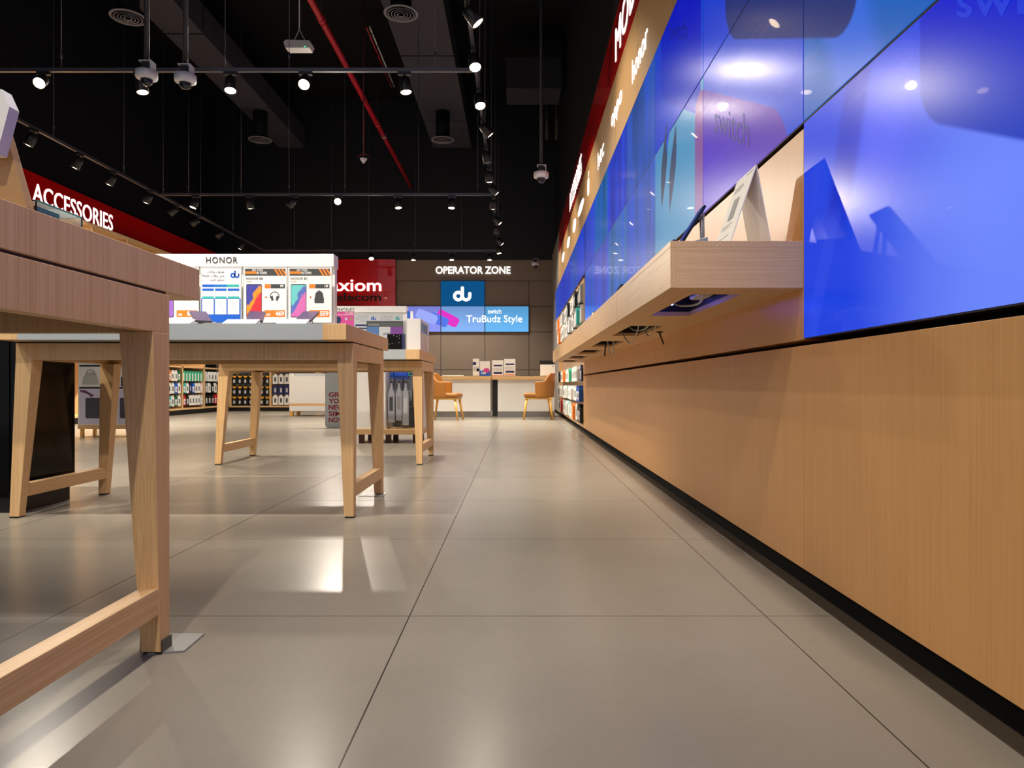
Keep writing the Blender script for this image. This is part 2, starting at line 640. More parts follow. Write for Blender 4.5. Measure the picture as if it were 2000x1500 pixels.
# ------------------------------------------------------------------ fascias with lit lettering
t = thing('fascia_sign', 'tan fascia board with small lit brand lettering above the video wall', 'sign', (W, 0, 2.557))
MB().box(W, 0.90, -2.0, 14.0, 2.557, 3.160).build('board', TAN, t)
sv = MB()
for q in range(0, 13):
    sv.box(W - 0.0006, W, 0.45 + 1.1 * q, 0.453 + 1.1 * q, 2.557, 3.16)
sv.build('seam', mat('seam_brown', (120, 92, 62), 0.6), t)
LX = W - 0.001
MB().text('honor', (LX, 5.08, 2.72), *RIGHTW, 0.60, 0.165, 0.0, 0.003).build('lettering', LIT, t)
MB().text('oppo', (LX, 6.20, 2.76), *RIGHTW, 0.62, 0.15, 0.0, 0.003).build('lettering', LIT, t)
MB().text('htc', (LX, 7.25, 2.76), *RIGHTW, 0.52, 0.17, 0.0, 0.003).build('lettering', LIT, t)
ap = MB()
body = []
for i in range(28):
    a = 2 * math.pi * i / 28
    rx, ry = 0.098, 0.105
    px_, py_ = rx * math.cos(a), ry * math.sin(a)
    if abs(math.cos(a)) < 0.25:
        py_ *= 0.86
    body.append((px_, py_))
body = [p for p in body if (p[0] - 0.115) ** 2 + (p[1] - 0.02) ** 2 > 0.048 ** 2]
ap.frame((LX - 0.004, 8.2, 2.86), *RIGHTW, body, 0.02)
ap.frame((LX - 0.004, 8.2, 2.86), *RIGHTW, [(0.0, 0.115), (0.03, 0.12), (0.05, 0.145), (0.048, 0.17), (0.015, 0.158)], 0.02)
ap.build('logo', LIT, t)
for yy, ww, hh in ((9.6, 0.85, 0.12), (10.45, 0.5, 0.17), (11.7, 0.62, 0.14), (13.0, 0.6, 0.15)):
    MB().frame((LX - 0.004, yy, 2.86), *RIGHTW, [(ww / 2 + ww / 2 * math.cos(i * math.pi / 12), hh / 2 * math.sin(i * math.pi / 12)) for i in range(24)], 0.02).build('logo', LIT, t)

t = thing('fascia_sign', 'long red fascia board with lit white lettering high above the video wall', 'sign', (W, 0, 3.165))
MB().box(W, 0.90, -2.0, 13.95, 3.165, 3.65).build('board', RED, t)
MB().text('MOBILES', (LX, 5.95, 3.27), *RIGHTW, 1.75, 0.27, 0.0, 0.003).build('lettering', LIT, t)
MB().text('ACCESSORIES', (LX, 11.15, 3.28), *RIGHTW, 2.05, 0.27, 0.0, 0.003).build('lettering', LIT, t)

t = thing('fascia_sign', 'red fascia board reading ACCESSORIES over the wall racks opposite the screens', 'sign', (XL, 6.5, 3.08))
MB().box(XL, XL + 0.08, 6.5, YB, 3.08, 3.62).build('board', RED, t)
MB().text('ACCESSORIES', (XL + 0.081, 10.2, 3.215), *LEFTW, 2.02, 0.27, 0.004, 0.006).build('lettering', LIT, t)

# red box sign on the back wall
t = thing('wall_sign', 'square red illuminated sign with white and black lettering on back wall', 'sign', (-4.3, YB, 2.4))
MB().box(-5.9, X_(772, 16.5), YB - 0.10, YB, 2.36, 3.49).build('board', RED, t, 0.004)
sy = YB - 0.101
MB().text('axiom', (X_(645, sy), sy, Z_(569, sy)), *FRONT, X_(745, sy) - X_(645, sy), 0.27, 0.012, 0.02).build('lettering', LIT, t)
MB().text('telecom', (X_(645, sy), sy, Z_(588, sy)), *FRONT, X_(744, sy) - X_(645, sy), 0.18, 0.012, 0.012).build('lettering', BLACK, t)

# OPERATOR ZONE lettering
t = thing('wall_lettering', 'lit white OPERATOR ZONE lettering on the taupe back wall', 'sign', (-1, YB, 3.2))
MB().text('OPERATOR ZONE', (X_(851, YB), YB - 0.002, Z_(535, YB)), *FRONT, X_(997, YB) - X_(851, YB), 0.175, 0.016, 0.02).build('letters', LIT, t)

# du light box
yb = YB - 0.06
t = thing('light_box', 'dark blue light box with white rounded logo above the counter', 'sign', (X_(904, yb), YB, Z_(598, yb)))
MB().box(X_(861, yb), X_(946, yb), yb, YB - 0.004, Z_(597.5, yb), Z_(549, yb)).build('panel', DUBLUE, t)


def du_logo(mb, o, ux, uy, s, th, m=0):
    """rounded joined d and u in a 1.0 x 0.8 field, stroke 0.2"""
    ring = [(0.28 * s + 0.2 * s * math.cos(a * math.pi / 12), 0.28 * s + 0.2 * s * math.sin(a * math.pi / 12)) for a in range(24)]
    mb.stroke(o, ux, uy, ring, 0.17 * s, th, m, True)
    u = [(0.5 * s, 0.72 * s), (0.5 * s, 0.36 * s)]
    u += [(0.70 * s - 0.2 * s * math.cos(a * math.pi / 10), 0.28 * s - 0.2 * s * math.sin(a * math.pi / 10)) for a in range(0, 11)]
    u += [(0.90 * s, 0.42 * s)]
    mb.stroke(o, ux, uy, u, 0.17 * s, th, m)
    return mb


du_logo(MB(), (X_(885, yb), yb - 0.012, Z_(588.5, yb)), *FRONT, 0.43, 0.012).build('logo', LIT, t)

# back wall screens
lightblue = [(140, 150, 250), (128, 180, 250), (96, 184, 248)]
names = ['beside the red sign', 'under the blue light box', 'nearest the grey wall end']
bs = []
for i, (a, b) in enumerate(((775.5, 860.5), (861.5, 946.5), (947.5, 1032.5))):
    ys = YB - 0.06
    t = thing('video_panel', 'pale blue advertising screen on the back wall, the one %s' % names[i], 'screen', (X_(a, ys), YB, Z_(648, ys)), 'back wall screens')
    MB().box(X_(a - .4, ys), X_(b + .4, ys), ys + 0.004, YB - 0.004, Z_(648.4, ys), Z_(597.8, ys)).build('bezel', BLACK, t)
    m = bpy.data.materials.new('ad_screen')
    m.use_nodes = True
    nt = m.node_tree
    p = nt.nodes['Principled BSDF']
    tc = nt.nodes.new('ShaderNodeTexCoord')
    s_ = nt.nodes.new('ShaderNodeSeparateXYZ')
    nt.links.new(tc.outputs['Generated'], s_.inputs[0])
    z = NX(nt, s_.outputs[2])
    nt.links.new(mixc(nt, z.ramp(0, 1), lin(lightblue[i]), lin(tuple(int(v * 0.86) for v in lightblue[i]))), p.inputs['Emission Color'])
    p.inputs['Emission Strength'].default_value = 0.95
    p.inputs['Base Color'].default_value = (0.02, 0.02, 0.02, 1)
    p.inputs['Roughness'].default_value = 0.3
    MB().box(X_(a + .3, ys), X_(b - .3, ys), ys, ys + 0.004, Z_(647.7, ys), Z_(598.5, ys)).build('screen', m, t)
    bs.append(t)
ys = YB - 0.061
em = lambda n, c: mat(n, c, 0.3, emit=0.95)


def clip_x(pts, lim, keep_less):
    out = []
    for i in range(len(pts)):
        a, b = pts[i - 1], pts[i]
        ia, ib = ((a[0] <= lim) == keep_less), ((b[0] <= lim) == keep_less)
        if ia != ib:
            f = (lim - a[0]) / (b[0] - a[0])
            out.append((lim, a[1] + (b[1] - a[1]) * f))
        if ib:
            out.append(b)
    return out


def slant_case(x0, x1, y0, y1, mt, name, lift, ang=-22):
    """rounded case picture, pixel box then rotated"""
    cx, cz = (X_(x0, ys) + X_(x1, ys)) / 2, (Z_(y0, ys) + Z_(y1, ys)) / 2
    hx, hz = abs(X_(x1, ys) - X_(x0, ys)) / 2, abs(Z_(y1, ys) - Z_(y0, ys)) / 2
    a = math.radians(ang)
    q = [(cx + p[0] * math.cos(a) - p[1] * math.sin(a), cz + p[0] * math.sin(a) + p[1] * math.cos(a)) for p in rrect(-hx, hx, -hz, hz, min(hx, hz) * 0.6)]
    for par, e0, e1 in ((bs[0], X_(775.9, ys), X_(860.0, ys)), (bs[1], X_(862.0, ys), X_(945.9, ys))):
        pc = clip_x(clip_x(q, e1, True), e0, False)
        if len(pc) > 2:
            MB().frame((0, ys - lift, 0), *FRONT, pc, 0.0008).build(name, mt, par)


slant_case(852, 897, 612, 632, em('ad_pink', (232, 50, 206)), 'case_picture', 0.0, -28)
slant_case(838, 876, 615, 634, em('ad_blue', (84, 120, 240)), 'case_picture', 0.0012, -24)
slant_case(812, 855, 609, 628, em('ad_pale', (160, 176, 255)), 'case_picture', 0.0024, -22)
MB().text('TruBudz Style', (X_(911, ys), ys, Z_(633.5, ys)), *FRONT, X_(1020, ys) - X_(911, ys), 0.21, 0.002, 0.003).build('lettering', LIT, bs[2])
MB().text('switch', (X_(953, ys), ys, Z_(612.5, ys)), *FRONT, X_(979, ys) - X_(953, ys), 0.105, 0.0, 0.003).build('lettering', LIT, bs[2])


# ------------------------------------------------------------------ tables
def table(label, x0, x1, y0, y1, ztop, zslab, zap, dy=0.136, lean=0.0):
    t = thing('display_table', label, 'table', ((x0 + x1) / 2, (y0 + y1) / 2, 0), 'oak display tables')
    cw = 0.10
    MB().box(x0 + cw, x1 - cw, y0, y1, zslab, ztop).build('tabletop', GREYLAM, t)
    for a, b in ((x0, x0 + cw), (x1 - cw, x1)):
        MB().box(a, b, y0, y1, zslab, ztop).build('end_cap', OAK_Z, t, 0.0015)
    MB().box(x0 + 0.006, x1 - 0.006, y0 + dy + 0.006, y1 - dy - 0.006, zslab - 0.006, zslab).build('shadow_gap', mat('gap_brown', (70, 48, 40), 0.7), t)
    ya, yb_ = y0 + dy, y1 - dy
    th = 0.030
    zt = zslab - 0.006
    ap = MB()
    ap.box(x0, x1, ya, ya + th, zap, zt)
    ap.box(x0, x1, yb_ - th, yb_, zap, zt)
    ap.box(x0, x0 + th, ya + th, yb_ - th, zap, zt)
    ap.box(x1 - th, x1, ya + th, yb_ - th, zap, zt)
    ap.build('apron', OAK_Z, t, 0.001)
    wt, wb = 0.072, 0.042
    for sx in (0, 1):
        for sy_ in (0, 1):
            ln = lean if sx == 0 else 0.0
            ox = x0 if sx == 0 else x1
            oy = ya if sy_ == 0 else yb_
            dx = 1 if sx == 0 else -1
            dyy = 1 if sy_ == 0 else -1
            e = 0.0004 * dx
            bt = [(ox - ln - e, oy), (ox - ln + dx * wb, oy), (ox - ln + dx * wb, oy + dyy * wb), (ox - ln - e, oy + dyy * wb)]
            tp = [(ox - e, oy - 0.0004 * dyy), (ox + dx * wt, oy - 0.0004 * dyy), (ox + dx * wt, oy + dyy * wt), (ox - e, oy + dyy * wt)]
            if dx * dyy < 0:
                bt.reverse()
                tp.reverse()
            lg = MB().hexa([(a, b, 0.006) for a, b in bt] + [(a, b, zap) for a, b in tp]).build('leg', OAK_Z, t, 0.0015)
            g = MB().box(min(ox - ln, ox - ln + dx * 0.038), max(ox - ln, ox - ln + dx * 0.038), min(oy, oy + dyy * 0.038), max(oy, oy + dyy * 0.038), 0.0, 0.0062)
            g.build('foot_glide', BLACK, lg)
    for sx in (0, 1):
        ln = lean * 0.85 if sx == 0 else 0.0
        a, b = (x0 - ln + 0.001, x0 - ln + 0.041) if sx == 0 else (x1 - 0.041, x1 - 0.001)
        MB().box(a, b, ya + 0.038, yb_ - 0.038, 0.088, 0.146).build('stretcher', OAK_Y, t, 0.0015)
    return t


TA = table('closest oak display table with stepped end, its leg standing by a metal floor plate', -2.272, -0.772, 0.737, 1.737, 0.864, 0.789, 0.698, 0.151, 0.0)
TB = table('oak display table carrying the white phone stand with four price posters', -2.200, -0.718, 3.000, 3.975, 0.842, 0.774, 0.695, 0.134, 0.028)
TC = table('farther oak display table with the pink poster and white leaflet box', -2.185, -0.695, 5.090, 6.080, 0.838, 0.768, 0.690, 0.136, 0.028)

# metal plates over floor boxes by the table feet
t = thing('floor_plate', 'thin grey metal plate on the floor under the closest table leg', 'floor plate', (-0.72, 1.58, 0))
MB().hexa([(-0.80, 1.545, 0.0), (X_(368, 1.58), 1.56, 0.0), (X_(400, 1.67), 1.67, 0.0), (-0.83, 1.67, 0.0),
           (-0.80, 1.545, 0.004), (X_(368, 1.58), 1.56, 0.004), (X_(400, 1.67), 1.67, 0.004), (-0.83, 1.67, 0.004)]).build('plate', mat('plate_grey', (150, 150, 148), 0.4, 0.3), t)
MB().box(-0.818, -0.7685, 1.548, 1.590, 0.004, 0.03).build('clamp', mat('clamp_grey', (92, 88, 80), 0.35, 0.6), t)
t = MB().box(X_(703, 3.77), X_(751, 3.77), 3.74, 3.86, 0.0, 0.003).build('floor_plate', MATS['plate_grey'])
tag(t, 'small grey plate on the floor behind the middle table leg', 'floor plate')


# ------------------------------------------------------------------ phone display stands and posters
def display_stand(label, xl, xr, yf, z0, z1, zh, text, tx0, tx1, ty0, ty1, tm):
    t = thing('display_stand', label, 'display', ((xl + xr) / 2, yf, z0))
    MB().box(xl, xr, yf + 0.02, yf + 0.06, z0, zh).build('back_panel', WHITE, t, 0.001)
    MB().box(xl, xr, yf, yf + 0.085, zh, z1).build('header', WHITE, t, 0.002)
    MB().box(xl, xr, yf - 0.02, yf + 0.085, z0, z0 + 0.012).build('foot', WHITE, t)
    MB().text(text, (X_(tx0, yf), yf - 0.0005, Z_(ty1, yf)), *FRONT, X_(tx1, yf) - X_(tx0, yf), Z_(ty0, yf) - Z_(ty1, yf), 0.0, 0.002, space=1.15).build('lettering', tm, t)
    return t


ST1 = display_stand('white display stand with dark HONOR lettering on the middle table'.replace('HONOR ', ''), -2.04, X_(652, 3.43), 3.43, 0.842, Z_(496, 3.43), Z_(521, 3.43), 'HONOR', 403, 464, 502, 514, mat('ink', (40, 42, 44), 0.5))
ST2 = display_stand('white display stand with black lettering on the farther table', -2.02, X_(794, 5.62), 5.62, 0.838, Z_(598, 5.62), Z_(610, 5.62), 'SMARTPHONES', 627, 692, 601.5, 609, BLACK)


class Poster:
    """a printed card standing upright at depth Y; contents given in photograph pixels on that plane"""
    def __init__(self, label, x0, x1, y0, y1, Y, m=PAPER, th=0.003, cat='poster', name='price_poster', frame=True, group=None):
        self.Y = Y
        self.t = thing(name, label, cat, ((X_(x0, Y) + X_(x1, Y)) / 2, Y, Z_(y1, Y)), group)
        MB().box(X_(x0, Y), X_(x1, Y), Y, Y + th, Z_(y1, Y), Z_(y0, Y)).build('card', m, self.t)
        if frame:
            f = MB()
            a, b, c, d = X_(x0, Y) - 0.002, X_(x1, Y) + 0.002, Z_(y1, Y), Z_(y0, Y) + 0.002
            f.box(a, a + 0.004, Y - 0.0012, Y + th + 0.001, c, d)
            f.box(b - 0.004, b, Y - 0.0012, Y + th + 0.001, c, d)
            f.box(a + 0.004, b - 0.004, Y - 0.0012, Y + th + 0.001, d - 0.004, d)
            f.build('holder', LTGREY, self.t)

    def rect(self, x0, x1, y0, y1, m, name='print', lift=0.0006, r=None):
        Y = self.Y
        pts = rrect(X_(x0, Y), X_(x1, Y), Z_(y1, Y), Z_(y0, Y), r) if r else [(X_(x0, Y), Z_(y1, Y)), (X_(x1, Y), Z_(y1, Y)), (X_(x1, Y), Z_(y0, Y)), (X_(x0, Y), Z_(y0, Y))]
        MB().frame((0, Y - lift, 0), *FRONT, pts, 0.0004).build(name, m, self.t)

    def poly(self, pts, m, name='print', lift=0.0008):
        Y = self.Y
        q = [(X_(a, Y), Z_(b, Y)) for a, b in pts]
        MB().frame((0, Y - lift, 0), *FRONT, q, 0.0004).build(name, m, self.t)

    def rects(self, rs, m, name='print', lift=0.0006):
        Y = self.Y
        b = MB()
        for x0, x1, y0, y1 in rs:
            b.frame((0, Y - lift, 0), *FRONT, [(X_(x0, Y), Z_(y1, Y)), (X_(x1, Y), Z_(y1, Y)), (X_(x1, Y), Z_(y0, Y)), (X_(x0, Y), Z_(y0, Y))], 0.0004)
        b.build(name, m, self.t)

    def text(self, s, x0, x1, y0, y1, m, bold=0.0, lift=0.0012):
        Y = self.Y
        MB().text(s, (X_(x0, Y), Y - lift, Z_(y1, Y)), *FRONT, X_(x1, Y) - X_(x0, Y), Z_(y0, Y) - Z_(y1, Y), bold, 0.0003).build('lettering', m, self.t)

    def du(self, x0, x1, y1, m):
        Y = self.Y
        du_logo(MB(), (X_(x0, Y), Y - 0.0012, Z_(y1, Y)), *FRONT, X_(x1, Y) - X_(x0, Y), 0.0003).build('logo', m, self.t)


AR = {'ا': (0xFE8D, 2), 'ب': (0xFE8F, 4), 'ت': (0xFE95, 4), 'ج': (0xFE9D, 4), 'د': (0xFEA9, 2), 'ض': (0xFEBD, 4), 'ع': (0xFEC9, 4), 'ف': (0xFED1, 4),
      'ق': (0xFED5, 4), 'ك': (0xFED9, 4), 'ل': (0xFEDD, 4), 'م': (0xFEE1, 4), 'ن': (0xFEE5, 4), 'و': (0xFEED, 2), 'ى': (0xFEEF, 2), 'ي': (0xFEF1, 4), 'آ': (0xFE81, 2)}


def arabic(s):
    """joined letter forms in visual order"""
    out = []
    for wd in s.split(' ')[::-1]:
        if wd not in ('Power',):
            g = []
            for i, ch in enumerate(wd):
                b, n = AR[ch]
                pv = i > 0 and AR[wd[i - 1]][1] == 4
                nx = i < len(wd) - 1 and n == 4
                g.append(chr(b + (0 if not pv and not nx else 1 if pv and not nx else 2 if nx and not pv else 3)))
            wd = ''.join(g[::-1])
        out.append(wd)
    return ' '.join(out)


INK = MATS['ink']


def phone_poster(P, x, title, wall, small, price, kind):
    """x: photograph column of the card's edge; all cards share one layout"""
    P.rect(x + 2.5, x + 81.5, 525, 538.5, DKGREY, 'banner')
    P.rect(x + 3, x + 25, 530, 535, ORANGE, 'banner', 0.0009)
    for i in range(3):
        q = x + 59 + i * 7
        P.poly([(q, 525.5), (q + 4, 525.5), (q + 12, 538), (q + 8, 538)], ORANGE, 'stripe')
    P.text('BEST OFFERS', x + 17, x + 38, 526, 529.5, PAPER, 0.01)
    P.text('IN TOWN', x + 26, x + 45, 530.5, 536, PAPER, 0.02)
    if title:
        P.text(title, x + 5, x + 38, 541.5, 546.5, DKGREY)
        P.text('32GB', x + 5, x + 16, 548.5, 551, MIDGREY)
    P.rect(x + 5, x + 35.5, 555, 620, INK, 'phone_picture', 0.0006, 0.006)
    P.rect(x + 6, x + 34.5, 556.5, 618.5, wall, 'phone_screen', 0.001, 0.004)
    P.rect(x + 41, x + 52.5, 555, 563, ORANGE, 'price_tag')
    P.rect(x + 53, x + 80.5, 555, 563, DKGREY, 'price_tag')
    P.text(small, x + 71, x + 78, 556, 561.5, PAPER, 0.03)
    P.rects([(x + 41, x + 46, 580, 581.2), (x + 43, x + 44.2, 578, 583)], ORANGE, 'plus_sign')
    P.rect(x + 41, x + 80.5, 606, 619, ORANGE, 'price_tag')
    P.text('AED', x + 44, x + 52, 612.5, 617, PAPER, 0.03)
    P.text(price, x + 62, x + 79, 607.5, 617.5, PAPER, 0.04)
    cx = x + 60.5
    Y = P.Y
    if kind == 'headphones':
        b = MB()
        b.stroke((0, Y - 0.0008, 0), *FRONT, [(X_(cx + 8.5 * math.cos(a), Y), Z_(579 - 9 * math.sin(a), Y)) for a in [math.pi * (-0.12 + 1.24 * i / 14) for i in range(15)]], 0.0035, 0.0003)
        b.build('headphone_picture', DKGREY, P.t)
        P.poly([(cx - 8, 579), (cx - 4, 577), (cx - 2, 586), (cx - 6, 588)], DKGREY, 'headphone_picture')
        P.poly([(cx + 4, 577), (cx + 8, 579), (cx + 6, 588), (cx + 2, 586)], DKGREY, 'headphone_picture')
    else:
        P.poly([(cx - 9, 592), (cx + 9, 592), (cx + 9.5, 585), (cx + 7, 573), (cx + 4, 569), (cx - 4, 569), (cx - 7, 573), (cx - 9.5, 585)], DKGREY, 'backpack_picture')
        P.poly([(cx - 2, 569), (cx - 2, 566.5), (cx + 2, 566.5), (cx + 2, 569)], MIDGREY, 'backpack_picture')


YP = 3.40
P = Poster('white price poster with headphones picture and orange 469 price tag', 476, 560, 522, 630, YP)
phone_poster(P, 476, 'HONOR 8A', PHONE_A, '99', '469', 'headphones')
P = Poster('white price poster with grey backpack picture and orange 559 price tag', 563, 647.5, 522, 630, YP)
phone_poster(P, 563, 'HONOR 8C', PHONE_B, '149', '559', 'backpack')
P = Poster('white price poster with orange 869 price tag beside the blue table poster', 304, 388, 522, 630, YP)
phone_poster(P, 304, '', PHONE_C, '99', '869', 'headphones')
# the blue and white operator poster
P = Poster('white and blue operator poster with three price columns on the middle table', 392.5, 471, 522, 630, YP)
P.du(450, 468, 543, BLUEP)
P.text(arabic('ضاعف بياناتك'), 405, 438, 528, 534, NAVY)
P.text(arabic('مدى بباقات Power'), 395, 438, 536, 542, NAVY)
P.text(arabic('للدفع الآجل'), 409, 438, 544, 550, NAVY)
P.rect(395, 419, 555.5, 560.5, BLUEP, 'table_header')
P.rect(419, 443, 555.5, 560.5, mat('blue_teal', (20, 120, 196), 0.5), 'table_header')
P.rect(443, 467, 555.5, 560.5, TEAL, 'table_header')
P.rect(392.8, 470.6, 583, 629, BLUEP, 'table_field')
for i in range(3):
    q = 395 + i * 25
    P.rect(q, q + 22.5, 563.5, 568, BLUEP, 'table_header')
    P.rect(q, q + 22.5, 579, 583, TEAL, 'table_header', 0.0008)
    P.rect(q, q + 22.5, 584, 614, PAPER, 'table_cell', 0.0012)
    P.rects([(q + 8, q + 15, 588 + 4 * j, 588.8 + 4 * j) for j in range(4)] + [(q + 15, q + 20, 606, 607)], LTGREY, 'print', 0.0016)
P.rect(422, 470, 622, 630, BLUEP, 'print', 0.0009)

# cards on the farther table
YC = 5.56
P = Poster('pink promotional poster on the farther table, partly behind the middle table', 652, 692, 608, 683, YC)
P.rect(652.5, 691.5, 608.5, 682, PINK, 'print')
P.text('7H00', 674, 690, 609.5, 613.5, PAPER, 0.0)
P.rects([(652.5, 691, 614.5, 615.2)], PAPER, 'print', 0.001)
P.rect(653, 666, 618, 632, NAVY, 'picture', 0.001, 0.02)
for q, mm in ((676, LTGREY), (686, mat('olive_print', (150, 140, 90), 0.5))):
    P.rect(q - 2.5, q + 2.5, 620, 625.5, mm, 'picture', 0.001, 0.009)
for q, lab in ((693.5, 'beside the pink poster'), (741, 'by the white leaflet box')):
    P = Poster('pale grey operator poster with small logo on farther table, %s' % lab, q, q + 45.5, 613, 683, YC, LTGREY)
    P.du(q + 31, q + 41, 625, BLUEP if q < 700 else TEAL)
    P.text(arabic('ضاعف بياناتك'), q + 6, q + 25, 616, 619.5, MIDGREY)
    P.text(arabic('مدى بباقات Power'), q + 1, q + 25, 621, 624.5, MIDGREY)
    P.text(arabic('للدفع الآجل'), q + 9, q + 25, 626, 629.5, MIDGREY)
    P.rect(q, q + 45, 633.5, 637, NAVY, 'table_header')
    P.rect(q, q + 45, 640, 643, NAVY, 'table_header')
YD = 5.30
P = Poster('dark grey gaming poster with blue and pink squares on the farther table', 716, 787, 627, 690, YD, DKGREY, frame=False)
P.rect(719, 741, 632, 636, mat('dim_print', (120, 122, 120), 0.5), 'print')
P.rects([(743, 785, 632, 632.8), (743, 785, 635.5, 636.2)], MATS['dim_print'], 'print')
P.rect(717, 740, 638, 690, mat('steel_blue', (74, 112, 166), 0.5), 'picture')
P.rect(740.5, 762.5, 638.5, 690, LTGREY, 'picture')
P.poly([(748, 651), (762, 649), (762, 653), (747, 655)], MIDGREY, 'picture', 0.001)
P.rect(763, 786.5, 638.5, 690, PURPLE, 'picture')

# clear-wrapped dark gadget box on the farther table
t = thing('gadget_box', 'black glossy gadget box with silver dots on the farther table', 'box', (X_(772, 5.2), 5.2, 0.838))
MB().box(X_(757, 5.18), X_(785, 5.18), 5.16, 5.27, 0.838, Z_(653, 5.18)).build('body', GLOSSBLACK, t, 0.004)
for a, c in ((769, 655), (775, 657), (780, 656), (780, 661), (779, 669), (766, 671), (760, 672)):
    MB().lathe([(0.004, 0), (0.003, 0.004)], (X_(a, 5.16), 5.16, Z_(c, 5.16)), (0, -1, 0), 10).build('stud', STEEL, t)
MB().box(X_(786, 5.2), X_(790, 5.2), 5.17, 5.25, 0.838, Z_(652, 5.2)).build('side_label', NAVY, t)

# white leaflet box at the table corner
t = thing('leaflet_box', 'white box with side pocket holding leaflets at the farther table corner', 'leaflet holder', (-0.76, 5.4, 0.838))
lx0, lx1 = X_(795, 5.14), X_(821, 5.14)
MB().box(lx0, lx1 - 0.012, 5.14, 5.62, 0.838, Z_(622, 5.14)).build('body', WHITE, t, 0.002)
b = MB()
b.frame((lx1, 5.14, 0.838), (0, 1, 0), (0, 0, 1), [(0.0, 0), (0.03, 0), (0.06, 0.07), (0.12, 0.115), (0.30, 0.115), (0.40, 0.07), (0.44, 0), (0.50, 0), (0.50, Z_(622, 5.14) - 0.838), (0, Z_(622, 5.14) - 0.838)], 0.012)
b.build('side_panel', WHITE, t)
MB().box(lx1, lx1 + 0.004, 5.18, 5.54, 0.965, 1.045).build('side_print', mat('pale_blue_print', (150, 190, 226), 0.5), t)
for i in range(4):
    b = MB()
    b.box(lx1 + 0.004, lx1 + 0.0045, 5.22 + i * 0.08, 5.25 + i * 0.08, 0.975, 1.03)
    b.build('side_stripe', NAVY, t)
for a, c, m_, lab in ((795.5, 801.5, BLUEP, 'narrow blue leaflet standing in the white leaflet box'), (802, 807, PAPER, 'narrow white leaflet standing beside the blue leaflet')):
    o = MB().box(X_(a, 5.2), X_(c, 5.2), 5.19, 5.195, Z_(622, 5.14), Z_(608, 5.2)).build('leaflet', m_)
    tag(o, lab, 'leaflet')


# ------------------------------------------------------------------ phones on security holders
def phone_proto(label):
    t = thing('phone_holder', label, 'phone', (0, 0, 0), 'phones on holders')
    MB().lathe([(0.03, 0), (0.03, 0.006), (0.012, 0.012), (0.010, 0.045)], (0, 0, 0), (0, 0, 1), 20).build('pedestal', mat('holder_grey', (150, 156, 162), 0.35), t)
    a = math.radians(22)
    ux = Vector((1, 0, 0))
    uy = Vector((0, math.cos(a), math.sin(a)))
    n = ux.cross(uy)
    o = Vector((0, 0.0, 0.052))
    bd = MB().frame(o, ux, uy, rrect(-0.036, 0.036, -0.074, 0.074, 0.009), 0.008).build('phone', mat('phone_body', (70, 66, 72), 0.25, 0.5), t)
    MB().frame(o + n * 0.0006, ux, uy, rrect(-0.034, 0.034, -0.071, 0.071, 0.007), 0.0006).build('phone_screen', mat('dim_wallpaper', (74, 52, 96), 0.3), bd)
    MB().tube([(0, 0.02, 0.05), (0.01, 0.05, 0.03), (0.0, 0.07, 0.008), (0, 0.09, 0.004)], 0.0022, 6).build('cable', CABLEW, t)
    return t


ph = phone_proto('dark phone on a tilted holder before the backpack poster')
ph.location = (X_(600, 3.2), 3.20, 0.842)
dup(ph, (X_(500, 3.2), 3.20, 0.842), 0.25, 'phone on a tilted holder before the headphones poster')
dup(ph, (X_(392, 3.2), 3.20, 0.842), 0.6, 'phone on a tilted holder before the blue operator poster')
for x0, x1, lab in ((541, 598, 'low white spec card lying before the backpack poster'), (435, 500, 'low white spec card lying before the headphones poster'), (322, 372, 'low white spec card lying before the 869 price poster')):
    t = thing('spec_card', lab, 'card', (X_(x0, 3.08), 3.08, 0.842))
    MB().hexa([(X_(x0, 3.08), 3.07, 0.842), (X_(x1, 3.08), 3.07, 0.842), (X_(x1, 3.08), 3.13, 0.842), (X_(x0, 3.08), 3.13, 0.842),
               (X_(x0, 3.08), 3.07, 0.849), (X_(x1, 3.08), 3.07, 0.849), (X_(x1, 3.08), 3.13, 0.872), (X_(x0, 3.08), 3.13, 0.872)]).build('card', PAPER, t)
    a = math.atan2(0.023, 0.06)
    MB().frame((X_(x0 + 3, 3.08), 3.0695, 0.8505), (1, 0, 0), (0, 1, 0), [(0, 0), (0.1, 0), (0.1, 0.0004), (0, 0.0004)], 0.0002).build('print', ORANGE, t)

# ------------------------------------------------------------------ things on the closest table
t = thing('display_easel', 'large leaning tan board with white card on the closest table', 'display', (-0.97, 1.14, 0.864))
ye = 1.14
b = MB()
b.frame((0, ye, 0), *FRONT, [(-1.30, 0.864), (X_(52, ye), 0.864), (X_(52, ye), Z_(409, ye) if Z_(409, ye) > 0.87 else 0.87), (X_(8, ye), Z_(248, ye)), (-1.30, Z_(248, ye))], 0.018)
b.build('board', TAN, t, 0.001)
b = MB()
b.frame((0, ye - 0.03, 0), *FRONT, [(-1.28, Z_(300, 1.11)), (X_(-6, 1.11), Z_(300, 1.11)), (X_(18.5, 1.11), Z_(208, 1.11)), (X_(3, 1.11), Z_(174, 1.11)), (-1.28, Z_(174, 1.11))], 0.022)
b.build('card', PAPER, t)
MB().box(-1.30, -0.96, ye + 0.018, ye + 0.10, 0.864, 0.884).build('foot', TAN, t)

